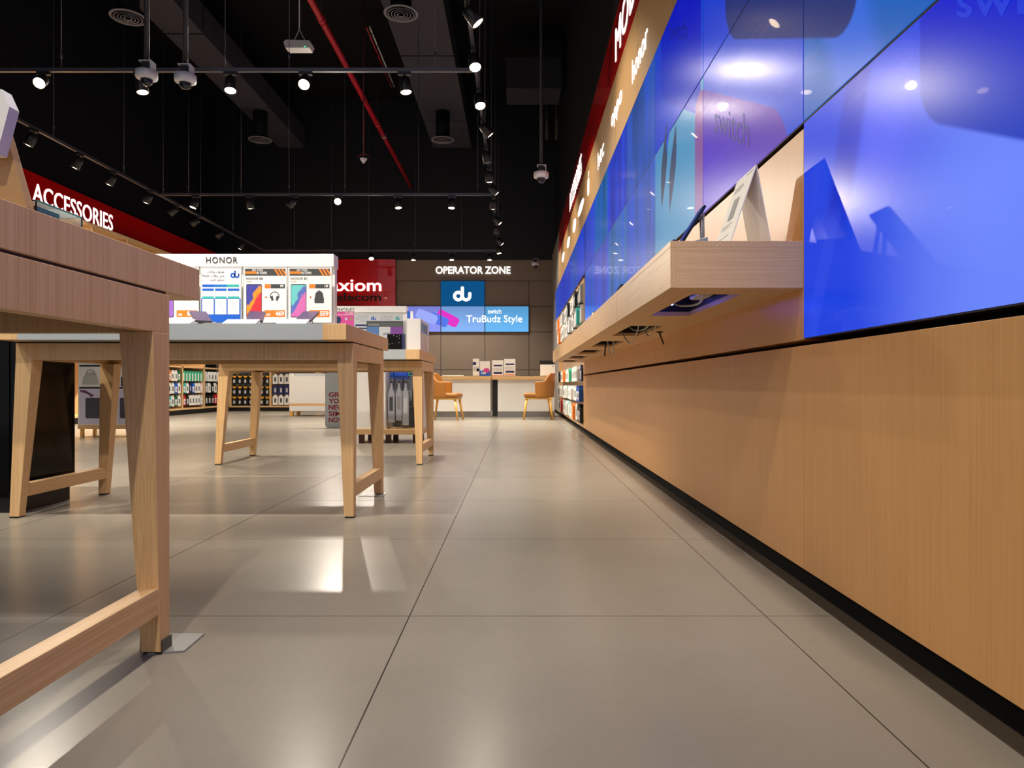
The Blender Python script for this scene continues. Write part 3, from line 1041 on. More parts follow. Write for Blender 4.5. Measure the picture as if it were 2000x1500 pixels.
t = thing('acrylic_case', 'low clear acrylic case with green glass edge on the closest table', 'case', (-0.83, 1.30, 0.864))
cx0, cx1, cy0, cy1, cz0, cz1 = -0.93, -0.80, 1.19, 1.315, 0.866, 0.8905
MB().box(cx0, cx1 - 0.001, cy0, cy1, cz1, cz1 + 0.0025).build('lid', GLASS, t)
MB().box(cx1 - 0.001, cx1, cy0, cy1, cz1, cz1 + 0.0025).build('lid_edge', GREENEDGE, t)
b = MB()
b.box(cx1 - 0.003, cx1, cy0, cy1, cz0, cz1)
b.box(cx0, cx0 + 0.003, cy0, cy1, cz0, cz1)
b.box(cx0 + 0.003, cx1 - 0.003, cy1 - 0.003, cy1, cz0, cz1)
b.build('wall', GLASS, t)
MB().box(cx0, cx1, cy0, cy1, 0.864, 0.866).build('base', mat('blue_base', (120, 130, 230), 0.4), t)
MB().box(cx0 + 0.01, cx1 - 0.012, cy0 + 0.01, cy1 - 0.05, 0.866, 0.886).build('content', mat('beige_box', (206, 190, 176), 0.5), t)

# ------------------------------------------------------------------ wall shelf
sx0, sy0, sy1, sz0, sz1 = 0.439, 2.046, 8.75, 0.862, 0.997
t = thing('wall_shelf', 'long oak wall shelf under the video screens with cable cutouts below', 'shelf', (W, sy0, sz0))
MB().box(sx0, W, sy0, sy1, sz1 - 0.018, sz1).build('top_board', OAK_Y, t, 0.001)
b = MB()
b.box(sx0, sx0 + 0.018, sy0, sy1, sz0, sz1 - 0.018)
b.build('front_board', OAK_Y, t, 0.001)
MB().box(sx0 + 0.018, W, sy0, sy0 + 0.018, sz0, sz1 - 0.018).build('end_board', OAK_X, t, 0.001)
MB().box(sx0 + 0.018, W, sy1 - 0.018, sy1, sz0, sz1 - 0.018).build('end_board', OAK_X, t)
MB().box(sx0 - 0.0012, sx0, 3.152, 3.162, sz0, sz1).build('joint_strip', mat('pale_strip', (238, 196, 140), 0.4), t)
hx0, hx1 = 0.535, 0.69
holes = [(2.19 + 1.165 * i, 2.87 + 1.165 * i) for i in range(6)]
u = MB()
zb0, zb1 = sz0, sz0 + 0.016
xa, xb = sx0 + 0.018, W
u.box(xa, hx0, sy0 + 0.018, sy1 - 0.018, zb0, zb1)
u.box(hx1, xb, sy0 + 0.018, sy1 - 0.018, zb0, zb1)
prev = sy0 + 0.018
for a, c in holes:
    u.box(hx0, hx1, prev, a, zb0, zb1)
    prev = c
u.box(hx0, hx1, prev, sy1 - 0.018, zb0, zb1)
u.build('underside', OAK_Y, t)
MB().box(xa + 0.01, xb - 0.01, sy0 + 0.03, sy1 - 0.03, sz0 + 0.07, sz0 + 0.072).build('inner_board', mat('inner_dark', (26, 20, 18), 0.6), t)
for a, c in holes:
    b = MB()
    b.box(hx0 - 0.004, hx0, a, c, zb1, sz0 + 0.07)
    b.box(hx1, hx1 + 0.004, a, c, zb1, sz0 + 0.07)
    b.box(hx0, hx1, a - 0.004, a, zb1, sz0 + 0.07)
    b.box(hx0, hx1, c, c + 0.004, zb1, sz0 + 0.07)
    b.build('cutout_lining', MATS['inner_dark'], t)

# power adapters and cables in the cutouts
t = thing('power_adapter', 'white power adapter inside the first shelf cutout', 'adapter', (0.62, 2.3, 0.90))
MB().box(0.60, 0.68, 2.23, 2.36, 0.886, 0.930).build('body', CABLEW, t, 0.012, 4)
MB().box(0.62, 0.675, 2.44, 2.58, 0.890, 0.930).build('plug', CABLEW, t, 0.01, 4)
t = thing('charging_hub', 'black hub with a glowing blue light in the first shelf cutout', 'charger', (0.56, 2.72, 0.90))
MB().box(0.545, 0.60, 2.62, 2.80, 0.893, 0.930).build('body', BLACK, t, 0.003)
lx, ly, lz = X_(1312, 2.70), 2.70, 0.8905
MB().lathe([(0.0, -0.006), (0.006, -0.003), (0.007, 0.002), (0.004, 0.004)], (lx, ly, lz), (0, 0, 1), 14).build('led', BLUELED, t)
ld = bpy.data.lights.new('led_light', 'POINT')
ld.energy = 0.25
ld.color = (0.08, 0.1, 1.0)
ld.shadow_soft_size = 0.006
lo = bpy.data.objects.new('led_light', ld)
COL.objects.link(lo)
lo.parent = t
lo.location = Vector((lx, ly, lz - 0.012)) - t.location


def arc_cable(pts, r, lab, m=CABLEW, name='power_cable', steps=8):
    q = []
    P_ = [Vector(p) for p in pts]
    P_ = [P_[0]] + P_ + [P_[-1]]
    for i in range(1, len(P_) - 2):
        for s in range(steps):
            f = s / steps
            a, b_, c, d = P_[i - 1], P_[i], P_[i + 1], P_[i + 2]
            q.append(0.5 * ((2 * b_) + (c - a) * f + (2 * a - 5 * b_ + 4 * c - d) * f * f + (3 * b_ - a - 3 * c + d) * f ** 3))
    q.append(P_[-2])
    o = MB().tube(q, r, 7, 0).build(name, m)
    tag(o, lab, 'cable', 'cables under the shelf')
    return o


arc_cable([(0.575, 2.62, 0.925), (0.575, 2.60, 0.88), (0.60, 2.50, 0.862), (0.615, 2.40, 0.862), (0.588, 2.26, 0.875), (0.582, 2.22, 0.92)], 0.004, 'white cable looping beside the blue light in the first shelf cutout')
arc_cable([(0.56, 3.95, 0.92), (0.57, 3.86, 0.86), (0.585, 3.70, 0.800), (0.60, 3.58, 0.845), (0.60, 3.48, 0.92)], 0.0035, 'white cable hanging lowest from the second shelf cutout')
arc_cable([(0.56, 3.75, 0.92), (0.60, 3.65, 0.865), (0.635, 3.50, 0.866), (0.64, 3.40, 0.92)], 0.004, 'white cable lying across the second shelf cutout')
arc_cable([(0.665, 3.72, 0.92), (0.665, 3.68, 0.855), (0.670, 3.60, 0.832), (0.672, 3.46, 0.872), (0.672, 3.42, 0.92)], 0.003, 'thin white cable sagging from the wall side of the second shelf cutout')
arc_cable([(0.60, 4.80, 0.92), (0.612, 4.80, 0.85), (0.625, 4.80, 0.795), (0.640, 4.74, 0.800), (0.632, 4.70, 0.87), (0.632, 4.70, 0.92)], 0.004, 'white cable loop hanging from the third shelf cutout')
arc_cable([(0.595, 4.82, 0.92), (0.595, 4.82, 0.84), (0.590, 4.82, 0.78)], 0.005, 'black cable hanging straight from the third shelf cutout', BLACK)
t = thing('cable_hook', 'black screw hook under the shelf beside the second cutout', 'hook', (0.74, 3.70, 0.862))
MB().lathe([(0.018, 0), (0.018, -0.004), (0.006, -0.008)], (0.742, 3.72, 0.862), (0, 0, 1), 14).build('base', BLACK, t)
MB().tube([(0.742, 3.72, 0.856), (0.748, 3.71, 0.83), (0.760, 3.70, 0.795)], 0.004, 8).build('stem', BLACK, t)

# white A-frame card on the shelf
ya, yc = 2.15, 2.338
zr = 1.248
t = thing('tent_card', 'white folded tent card with printed phone picture on the oak shelf', 'card', (0.70, 2.24, sz1))
MB().hexa([(0.635, ya, sz1), (0.638, ya, sz1), (0.638, yc, sz1), (0.635, yc, sz1), (0.7195, ya, zr), (0.7225, ya, zr), (0.7225, yc, zr), (0.7195, yc, zr)]).build('front_leaf', PAPER, t)
MB().hexa([(0.765, ya, sz1), (0.768, ya, sz1), (0.768, yc, sz1), (0.765, yc, sz1), (0.7195, ya, zr), (0.7225, ya, zr), (0.7225, yc, zr), (0.7195, yc, zr)]).build('back_leaf', PAPER, t)
fo = Vector((0.635, yc, sz1))
fu = Vector((0, -1, 0))
fv = Vector((0.0845, 0, zr - sz1)).normalized()
fn = fu.cross(fv)
L_ = math.hypot(0.0845, zr - sz1)
w_ = yc - ya
b = MB()
b.frame(fo + fn * 0.0008, fu, fv, rrect(w_ * 0.30, w_ * 0.62, L_ * 0.42, L_ * 0.70, 0.008), 0.0005)
b.build('phone_picture', mat('phone_print', (70, 66, 72), 0.5), t)
b = MB()
for a, c, d in ((0.10, 0.55, 0.86), (0.10, 0.62, 0.83), (0.10, 0.50, 0.805), (0.60, 0.92, 0.95), (0.12, 0.66, 0.36), (0.12, 0.60, 0.325), (0.12, 0.7, 0.20)):
    b.frame(fo + fn * 0.0008, fu, fv, [(w_ * a, L_ * d), (w_ * c, L_ * d), (w_ * c, L_ * d + 0.003), (w_ * a, L_ * d + 0.003)], 0.0005)
b.build('print', MIDGREY, t)

# phones along the shelf
t0 = thing('phone_holder', 'upright phone on a grey holder by the tent card on the shelf', 'phone', (0, 0, 0), 'phones on the shelf')
MB().hexa([(-0.045, -0.03, 0), (0.045, -0.03, 0), (0.045, 0.04, 0), (-0.045, 0.04, 0), (-0.035, -0.02, 0.022), (0.045, -0.02, 0.045), (0.045, 0.03, 0.045), (-0.035, 0.03, 0.022)]).build('pedestal', mat('holder_blue_grey', (120, 138, 150), 0.4), t0)
a = math.radians(58)
ux, uy = Vector((0, -1, 0)), Vector((math.cos(a), 0, math.sin(a)))
bd = MB().frame((-0.004, 0.005, 0.085), ux, uy, rrect(-0.035, 0.035, -0.07, 0.07, 0.008), 0.008).build('phone', mat('phone_dark', (22, 24, 26), 0.25), t0)
nn = ux.cross(uy)
MB().frame(Vector((-0.004, 0.005, 0.085)) + nn * 0.0006, ux, uy, rrect(-0.033, 0.033, -0.067, 0.067, 0.006), 0.0006).build('phone_screen', mat('phone_glass', (30, 44, 60), 0.08), bd)
MB().tube([(0.03, 0.0, 0.045), (0.028, 0.0, 0.10), (0.026, 0, 0.13), (0.03, 0, 0.135), (0.036, 0.0, 0.12), (0.04, 0.01, 0.05)], 0.004, 8).build('security_cable', LTGREY, t0)
t0.location = (0.545, 2.23, sz1)
shelf_spots = [(0.565, 2.75, 0.0), (0.57, 3.25, 0.0), (0.545, 3.95, 0.1), (0.57, 4.7, 0.0), (0.55, 5.4, 0.1), (0.57, 6.2, 0.0), (0.56, 7.2, 0.0)]
for i, (x, y, r) in enumerate(shelf_spots):
    dup(t0, (x, y, sz1), r, 'phone on a grey shelf holder, %s beyond the phone by the tent card' % ORD[i])

# ------------------------------------------------------------------ hanging packs and racks
PACKC = {'white': PAPER, 'green': GREEN, 'dark green': DKGREEN, 'black': BLACK, 'blue': BLUEP, 'navy': NAVY, 'red': REDP, 'orange': ORANGE, 'grey': MIDGREY,
         'teal': TEAL, 'pink': mat('pale_pink', (226, 200, 200), 0.5), 'pale grey': LTGREY}
pack_mesh = {}


def pack(w, h, d, colour, style):
    """a hang-tab pack facing -Y, hook hole on top; origin at its upper centre"""
    key = (round(w, 3), round(h, 3), round(d, 3), colour, style)
    if key in pack_mesh:
        return pack_mesh[key]
    b = MB()
    c = 0.012
    tab = w * 0.28
    out = [(-w / 2, -h), (w / 2, -h), (w / 2, -0.03 - c), (w / 2 - c, -0.03), (tab, -0.03), (tab * 0.8, 0.0), (-tab * 0.8, 0.0), (-tab, -0.03), (-w / 2 + c, -0.03), (-w / 2, -0.03 - c)]
    b.frame((0, -d, 0), *FRONT, out, d, 0)
    e = -d - 0.001
    if style == 'phone':
        b.frame((0, e, 0), *FRONT, rrect(-w * 0.18, w * 0.18, -h * 0.78, -h * 0.34, 0.008), 0.001, 1)
    elif style == 'band':
        b.box(-w / 2, -w * 0.12, e, -d, -h, -0.05, 1)
    elif style == 'case':
        b.frame((0, e, 0), *FRONT, rrect(-w * 0.33, w * 0.33, -h * 0.88, -h * 0.36, 0.012), 0.001, 1)
        b.frame((0, e - 0.006, 0), *FRONT, rrect(-w * 0.16, w * 0.22, -h * 0.74, -h * 0.5, 0.012), 0.007, 2)
    elif style == 'cord':
        b.frame((0, e, 0), *FRONT, [(-w / 2, -0.045), (w / 2, -0.045), (0.0, -h * 0.42)], 0.001, 2)
        b.frame((0, e - 0.001, 0), *FRONT, [(-w * .3, -0.06), (w * .3, -0.06), (w * .2, -h * 0.36), (-w * .2, -h * 0.36)], 0.001, 3)
        b.frame((0, e - 0.008, 0), *FRONT, rrect(-w * 0.22, w * 0.18, -h * 0.86, -h * 0.55, 0.014), 0.009, 1)
    o = b.build('hanging_pack', [PACKC[colour], {'white': DKGREY, 'black': LTGREY, 'navy': LTGREY, 'green': PAPER}.get(colour, PAPER), YELLOW if style == 'cord' else LTGREY, ORANGE])
    pack_mesh[key] = o.data
    bpy.data.objects.remove(o)
    return pack_mesh[key]


def put_pack(me, loc, rot, label, group):
    o = bpy.data.objects.new('hanging_pack', me)
    COL.objects.link(o)
    o.location = loc
    o.rotation_euler = (0, 0, rot)
    tag(o, label, 'accessory pack', group)
    return o


def hook_rail(mb, p, d, L):
    """one straight display hook"""
    mb.tube([p, (p[0] + d[0] * L, p[1] + d[1] * L, p[2])], 0.003, 6)


ROWN = ['top', 'middle', 'bottom']
# left wall rack: plane x = -6.55, bays of 1 m along Y
XF = -6.55
t = thing('wall_rack', 'oak framed accessory rack of open bays along the wall under the red sign', 'rack', (XF, 13.0, 0))
MB().box(XL, XL + 0.02, 7.0, 16.0, 0.1, 3.08).build('back_board', mat('rack_grey', (112, 108, 112), 0.6), t)
MB().box(XL, XF - 0.03, 7.0, 16.0, 0.0, 0.095).build('plinth', BLACK, t)
MB().box(XL, XF, 7.0, 16.0, 0.095, 0.130).build('base_board', OAK_Y, t)
MB().box(XL, XF, 7.0, 16.0, 0.925, 0.955).build('mid_shelf', OAK_Y, t)
MB().box(XL, XF, 7.0, 16.0, 3.03, 3.075).build('top_board', OAK_Y, t)
for yy in (8.0, 9.0, 10.0, 11.0, 12.0, 13.0, 13.99, 14.97):
    MB().box(XL + 0.02, XF, yy - 0.022, yy + 0.022, 0.13, 3.03).build('upright', OAK_Z, t)
hk = MB()
bays = [
    ('second bay from the corner', 14.02, 14.93, [['green', 'green', 'green', 'green', 'green', 'green', 'green'], ['teal', 'white', 'navy', 'blue', 'white', 'white', 'pink'], ['red', 'black', 'white', 'white', 'white', 'white', 'pale grey']]),
    ('corner bay', 15.02, 15.92, [['pale grey', 'white', 'white', 'white', 'white', 'white'], ['grey', 'white', 'black', 'white', 'black', 'white'], ['black', 'black', 'black', 'red', 'red', 'red']]),
    ('third bay from the corner', 13.03, 13.94, [['white', 'navy', 'white', 'orange', 'white', 'white', 'dark green'], ['red', 'red', 'red', 'white', 'white', 'blue', 'white'], ['white', 'blue', 'blue', 'teal', 'white', 'dark green', 'white']]),
]
for bn, y0, y1, rows in bays:
    for r, row in enumerate(rows):
        zt = (0.868, 0.628, 0.382)[r]
        n = len(row)
        for i, colr in enumerate(row):
            yy = y0 + 0.07 + (y1 - y0 - 0.14) * (i / (n - 1))
            st = {'green': 'band', 'white': 'phone', 'black': 'case', 'navy': 'phone', 'red': 'case'}.get(colr, 'case')
            put_pack(pack(0.112, 0.205, 0.05, colr, st), (XF - 0.06, yy, zt), math.pi / 2,
                     '%s pack, %s along, %s row, %s of the side rack' % (colr, ORD[i], ROWN[r], bn), 'packs on the side wall rack')
            hook_rail(hk, (XL + 0.02, yy, zt - 0.015), (1, 0), 0.395)
hk.build('hook', STEEL, t)

# rack on the back wall, left end
YR = 16.0
t = thing('wall_rack', 'oak framed accessory rack against the back wall beside the corner', 'rack', (-5.5, YR, 0))
MB().box(-6.45, -3.5, YB - 0.02, YB, 0.1, 2.3).build('back_board', MATS['rack_grey'], t)
MB().box(-6.45, -3.5, YR + 0.03, YB, 0.0, 0.085).build('plinth', BLACK, t)
MB().box(-6.45, -3.5, YR, YB, 0.085, 0.115).build('base_board', OAK_X, t)
MB().box(-6.45, -3.5, YR, YB, 2.27, 2.30).build('top_board', OAK_X, t)
for xx in (-6.43, -5.53, -4.5, -3.52):
    MB().box(xx - 0.02, xx + 0.02, YR, YB - 0.02, 0.115, 2.27).build('upright', OAK_Z, t)
hk = MB()
for r in range(3):
    zt = (0.835, 0.595, 0.365)[r]
    for i in range(7):
        xx = -6.345 + i * 0.1235
        put_pack(pack(0.108, 0.235, 0.04, 'black', 'cord'), (xx, YR + 0.07, zt), 0, 'black pack with yellow corner, %s from the corner, %s row of the back rack' % (ORD[i], ROWN[r]), 'packs on the back wall rack')
        hook_rail(hk, (xx, YB - 0.02, zt - 0.015), (0, -1), 0.53)
    for i in range(5):
        xx = -5.43 + i * 0.13
        cl = ('white', 'navy', 'white')[r]
        put_pack(pack(0.112, 0.225, 0.04, cl, 'phone'), (xx, YR + 0.07, zt), 0, '%s pack with phone window, %s past the post, %s row of the back rack' % (cl, ORD[i], ROWN[r]), 'packs on the back wall rack')
        hook_rail(hk, (xx, YB - 0.02, zt - 0.015), (0, -1), 0.53)
hk.build('hook', STEEL, t)

# bay in the right wall past the shelf
t = thing('wall_rack', 'tall oak framed accessory bay set into the screen wall past the shelf', 'rack', (W, 11.0, 0.0575))
MB().box(0.892, 0.90, 8.80, 14.0, 0.06, 1.90).build('back_board', mat('bay_tan', (150, 122, 96), 0.6), t)
MB().box(W, 0.892, 8.80, 14.0, 0.0575, 0.088).build('base_board', OAK_Y, t)
MB().box(W, 0.892, 8.80, 14.0, 1.86, 1.90).build('top_board', OAK_Y, t)
MB().box(W, 0.892, 8.80, 8.84, 0.088, 1.86).build('upright', OAK_Z, t)
MB().box(W, 0.892, 13.96, 14.0, 0.088, 1.86).build('upright', OAK_Z, t)
hk = MB()
pal = [['navy', 'white', 'white', 'white', 'white', 'green', 'white', 'white', 'white', 'orange', 'white', 'white', 'white', 'black', 'white'],
       ['blue', 'blue', 'white', 'white', 'white', 'pink', 'white', 'dark green', 'white', 'white', 'dark green', 'white', 'white', 'white', 'white'],
       ['black', 'black', 'white', 'orange', 'grey', 'white', 'teal', 'white', 'dark green', 'white', 'white', 'red', 'white', 'white', 'white'],
       ['grey', 'black', 'black', 'pale grey', 'white', 'white', 'black', 'white', 'white', 'white', 'pale grey', 'white', 'orange', 'white', 'orange'],
       ['pale grey', 'teal', 'pale grey', 'black', 'white', 'pale grey', 'black', 'white', 'white', 'white', 'white', 'white', 'white', 'orange', 'orange']]
tops = [0.835, 0.575, 0.335, 1.840, 1.590]
heights = [0.20, 0.20, 0.22, 0.21, 0.22]
rn = ['third', 'fourth', 'bottom', 'topmost', 'second']
for r in range(5):
    for i in range(15):
        yy = 8.96 + i * 0.335
        st = {'white': 'phone', 'black': 'case', 'navy': 'case', 'blue': 'case'}.get(pal[r][i], 'band')
        dep = 0.055 + 0.03 * ((i * 7 + r * 3) % 4) / 3
        put_pack(pack(0.24, heights[r], round(dep, 3), pal[r][i], st), (0.852, yy, tops[r]), -math.pi / 2,
                 '%s hanging pack, %s along from the shelf, %s row of the screen wall bay' % (pal[r][i], ORD[i], rn[r]), 'packs in the screen wall bay')
        hook_rail(hk, (0.892, yy, tops[r] - 0.015), (-1, 0), 0.14)
hk.build('hook', STEEL, t)

# ------------------------------------------------------------------ floor standing fixtures in the middle distance
# black glossy pedestal beside the middle table
t = thing('display_cabinet', 'black glossy cabinet standing at the end of the middle table', 'cabinet', (-2.6, 3.4, 0))
MB().box(-3.05, -2.265, 3.24, 3.66, 0.07, 0.80).build('body', GLOSSBLACK, t, 0.003)
MB().box(-3.03, -2.28, 3.26, 3.64, 0.0, 0.07).build('plinth', BLACK, t)
MB().box(-3.03, -2.30, 3.234, 3.24, 0.10, 0.78).build('door', GLOSSBLACK, t, 0.002)

# speaker poster stand
YS = 8.0
t = thing('poster_stand', 'low white poster stand with speaker pictures behind the closest table', 'display stand', (X_(205, YS), YS, 0))
xa, xb = X_(152, YS), X_(256, YS)
MB().box(xa, xb, YS, YS + 0.30, Z_(830, YS), Z_(708, YS)).build('body', WHITE, t, 0.003)
MB().box(xa, xb, YS - 0.004, YS + 0.30, Z_(838, YS), Z_(830, YS)).build('oak_edge', OAK_X, t)
for q in (157, 250):
    for dy_ in (0.02, 0.26):
        MB().box(X_(q, YS) - 0.016, X_(q, YS) + 0.016, YS + dy_, YS + dy_ + 0.032, 0, Z_(838, YS)).build('leg', BEECH, t)
for q0, lab in ((155, 0), (230, 1)):
    q1 = q0 + 46 if lab == 0 else 252
    yy = YS - 0.002
    b = MB().box(X_(q0, yy), X_(q1, yy), yy - 0.002, yy, Z_(828, yy), Z_(758, yy)).build('poster', mat('lilac_print', (206, 200, 222), 0.5), t)
    yy -= 0.003
    MB().box(X_(q0, yy), X_(q1, yy), yy - 0.001, yy + 0.001, Z_(716, yy), Z_(713, yy)).build('dark_band', BLACK, t)
    MB().box(X_(q0, yy), X_(q1, yy), yy - 0.001, yy + 0.001, Z_(759, yy), Z_(756, yy)).build('dark_band', BLACK, t)
    s0 = q0 + 12 if lab == 0 else q0 + 4
    s1 = min(s0 + 30, q1 - 2)
    MB().frame((0, yy - 0.001, 0), *FRONT, rrect(X_(s0, yy), X_(s1, yy), Z_(817, yy), Z_(777, yy), 0.015), 0.001).build('speaker_picture', mat('speaker_print', (66, 66, 78), 0.6), t)
    if lab == 0:
        MB().frame((0, yy - 0.001, 0), *FRONT, [(X_(a, yy), Z_(c, yy)) for a, c in ((160, 751), (192, 751), (191, 742), (186, 730), (178, 727), (172, 728), (164, 734), (161, 743))], 0.001).build('bag_picture', mat('bag_print', (176, 180, 172), 0.6), t)
        MB().stroke((0, yy - 0.001, 0), *FRONT, [(X_(168, yy), Z_(731, yy)), (X_(170, yy), Z_(724, yy)), (X_(176, yy), Z_(722, yy)), (X_(182, yy), Z_(724, yy)), (X_(185, yy), Z_(731, yy))], 0.008, 0.001).build('bag_handle_picture', MIDGREY, t)
        MB().frame((0, yy - 0.001, 0), *FRONT, [(X_(a, yy), Z_(c, yy)) for a, c in ((156, 762), (157, 765), (172, 770), (178, 776), (184, 772), (176, 768), (166, 762))], 0.001).build('arm_picture', mat('arm_print', (92, 50, 90), 0.6), t)
    else:
        MB().box(X_(236, yy), X_(245, yy), yy - 0.001, yy + 0.001, Z_(754, yy), Z_(736, yy)).build('speaker_picture', MATS['speaker_print'], t)

# white cabinet far back
YW = 13.5
t = thing('counter_cabinet', 'low white cabinet with an oak stripe before the back wall rack', 'cabinet', (X_(600, YW), YW, 0))
xa, xb = X_(565, YW), X_(672, YW)
MB().box(xa, xb, YW, YW + 0.5, Z_(788, YW), Z_(735, YW)).build('body', WHITE, t, 0.003)
MB().box(xa, xb, YW, YW + 0.5, Z_(793, YW), Z_(788, YW)).build('oak_stripe', OAK_X, t)
MB().box(xa, xb, YW, YW + 0.5, Z_(803, YW), Z_(793, YW)).build('lower_panel', WHITE, t, 0.003)
MB().box(xa, xa + 0.06, YW - 0.002, YW + 0.5, Z_(735, YW), Z_(729, YW)).build('top_post', WHITE, t)
MB().box(xa + 0.06, xb, YW + 0.1, YW + 0.5, Z_(735, YW), Z_(729, YW)).build('worktop', LTGREY, t)
for a in (xa + 0.01, xb - 0.07):
    for dy_ in (0.0, 0.42):
        MB().box(a, a + 0.06, YW + dy_, YW + dy_ + 0.06, 0, Z_(803, YW)).build('leg', BEECH, t)

# SIM standee
YG = 9.8
t = thing('floor_standee', 'pale floor standee with maroon lettering seen between the table legs', 'sign', (X_(662, YG), YG, 0))
MB().frame((0, YG, 0), *FRONT, rrect(X_(635, YG), X_(690, YG), 0.004, Z_(728, YG), 0.03), 0.012).build('board', mat('pale_blue_board', (196, 206, 208), 0.5), t)
MB().box(X_(640, YG), X_(685, YG), YG + 0.012, YG + 0.16, 0.0, 0.012).build('foot', LTGREY, t)
for i, s in enumerate(('GRAB', 'YOUR', 'NEW', 'SIM', 'NOW')):
    w = {'GRAB': 40, 'YOUR': 39, 'NEW': 31, 'SIM': 25, 'NOW': 32}[s]
    y0 = 766 + i * 12.3
    MB().text(s, (X_(642, YG), YG - 0.0005, Z_(y0 + 9.8, YG)), *FRONT, w * YG / F, 9.8 * YG / F, 0.03, 0.002).build('lettering', MAROON, t)

# gondola behind the farther table
YN = 7.15
t = thing('gondola_unit', 'white gondola on oak base with hanging bags behind the farther table', 'display unit', (-1.3, YN, 0))
gx0, gx1 = X_(692, YN), -0.948
gt = 0.80
zb = Z_(838, YN)
MB().box(gx0, X_(753, YN), YN, YN + 0.55, zb, gt).build('end_panel', WHITE, t, 0.003)
MB().box(gx1 - 0.03, gx1, YN + 0.02, YN + 0.55, zb, gt).build('end_panel', WHITE, t, 0.003)
MB().box(X_(753, YN), gx1 - 0.03, YN + 0.42, YN + 0.45, zb, gt).build('back_board', mat('grid_grey', (140, 142, 152), 0.5), t)
MB().box(gx0, gx1, YN - 0.01, YN + 0.55, zb - 0.055, zb).build('base_board', OAK_X, t, 0.002)
for a in (gx0 + 0.04, -1.32, gx1 - 0.10):
    for dy_ in (0.02, 0.46):
        MB().box(a, a + 0.05, YN + dy_, YN + dy_ + 0.05, 0, zb - 0.055).build('leg', mat('dark_wood', (74, 48, 34), 0.5), t)
hk = MB()
for xx in (-1.27, -1.21, -1.15, -1.08, -1.02):
    hook_rail(hk, (xx, YN + 0.42, 0.60), (0, -1), 0.36)
hk.build('hook', STEEL, t)


def bag(x, y, ztop, w, h, m, mm, lab):
    t = thing('hanging_bag', lab, 'bag', (x, y, ztop - h), 'bags hanging in the gondola')
    pts = [(-w * .5, 0), (w * .5, 0), (w * .48, h * .7), (w * .2, h * .86), (w * .1, h), (-w * .1, h), (-w * .2, h * .86), (-w * .48, h * .7)]
    MB().frame((x, y, ztop - h), *FRONT, pts, 0.05, 0).build('pouch', m, t, 0.008, 3)
    MB().box(x - w * .25, x + w * .25, y - 0.0015, y, ztop - h * .7, ztop - h * .35).build('content', mm, t)
    MB().lathe([(0.012, -0.003), (0.012, 0.003)], (x, y + 0.02, ztop + 0.006), (0, 1, 0), 12).build('hang_ring', BLACK, t)


bag(-1.27, YN + 0.05, 0.605, 0.07, 0.40, BAG, DKGREY, 'grey plastic bag hanging by the white end panel of the gondola')
bag(-1.195, YN + 0.06, 0.605, 0.065, 0.38, BAG, MIDGREY, 'grey plastic bag hanging second from the white end panel')
bag(-1.125, YN + 0.05, 0.605, 0.065, 0.43, BAG, LTGREY, 'longest grey plastic bag hanging in the middle of the gondola')
bag(-1.03, YN + 0.09, 0.600, 0.075, 0.20, mat('dark_bag', (52, 50, 54), 0.3), MIDGREY, 'small dark bag hanging near the outer end of the gondola')
for a, c, z0, z1, mm, lab in ((762, 768, 0.655, 0.735, BLUEP, 'small blue box at the top of the gondola by its end panel'), (769, 796, 0.650, 0.765, mat('bright_blue_box', (0, 80, 210), 0.35), 'wide bright blue box at the top of the gondola'),
                              (797, 808, 0.68, 0.76, TEAL, 'small teal box at the top of the gondola beside the wide blue box')):
    t = thing('product_box', lab, 'box', (X_(a, YN + .2), YN + 0.2, z0))
    MB().box(X_(a, YN + .2), X_(c, YN + .2), YN + 0.20, YN + 0.30, z0, z1).build('carton', mm, t, 0.002)
    MB().box(X_(a, YN + .2) + 0.008, X_(c, YN + .2) - 0.008, YN + 0.1985, YN + 0.20, z0 + 0.01, z0 + 0.03).build('label_strip', NAVY, t)
    MB().box((X_(a, YN + .2) + X_(c, YN + .2)) / 2 - 0.01, (X_(a, YN + .2) + X_(c, YN + .2)) / 2 + 0.01, YN + 0.30, YN + 0.418, z1 - 0.02, z1 - 0.01).build('bracket', STEEL, t)
for a, z0, z1, mm, lab in ((790, 0.43, 0.52, LTGREY, 'white pack standing low in the gondola under the dark bag'), (798, 0.18, 0.36, DKGREY, 'dark pack at the bottom of the gondola')):
    t = thing('product_box', lab, 'box', (X_(a, YN + .1), YN + 0.14, z0))
    MB().box(X_(a - 6, YN + .1), X_(a + 7, YN + .1), YN + 0.14, YN + 0.22, z0, z1).build('carton', mm, t, 0.002)
    MB().box(X_(a - 1, YN + .1), X_(a + 2, YN + .1), YN + 0.22, YN + 0.418, z0 + 0.02, z0 + 0.03).build('bracket', STEEL, t)

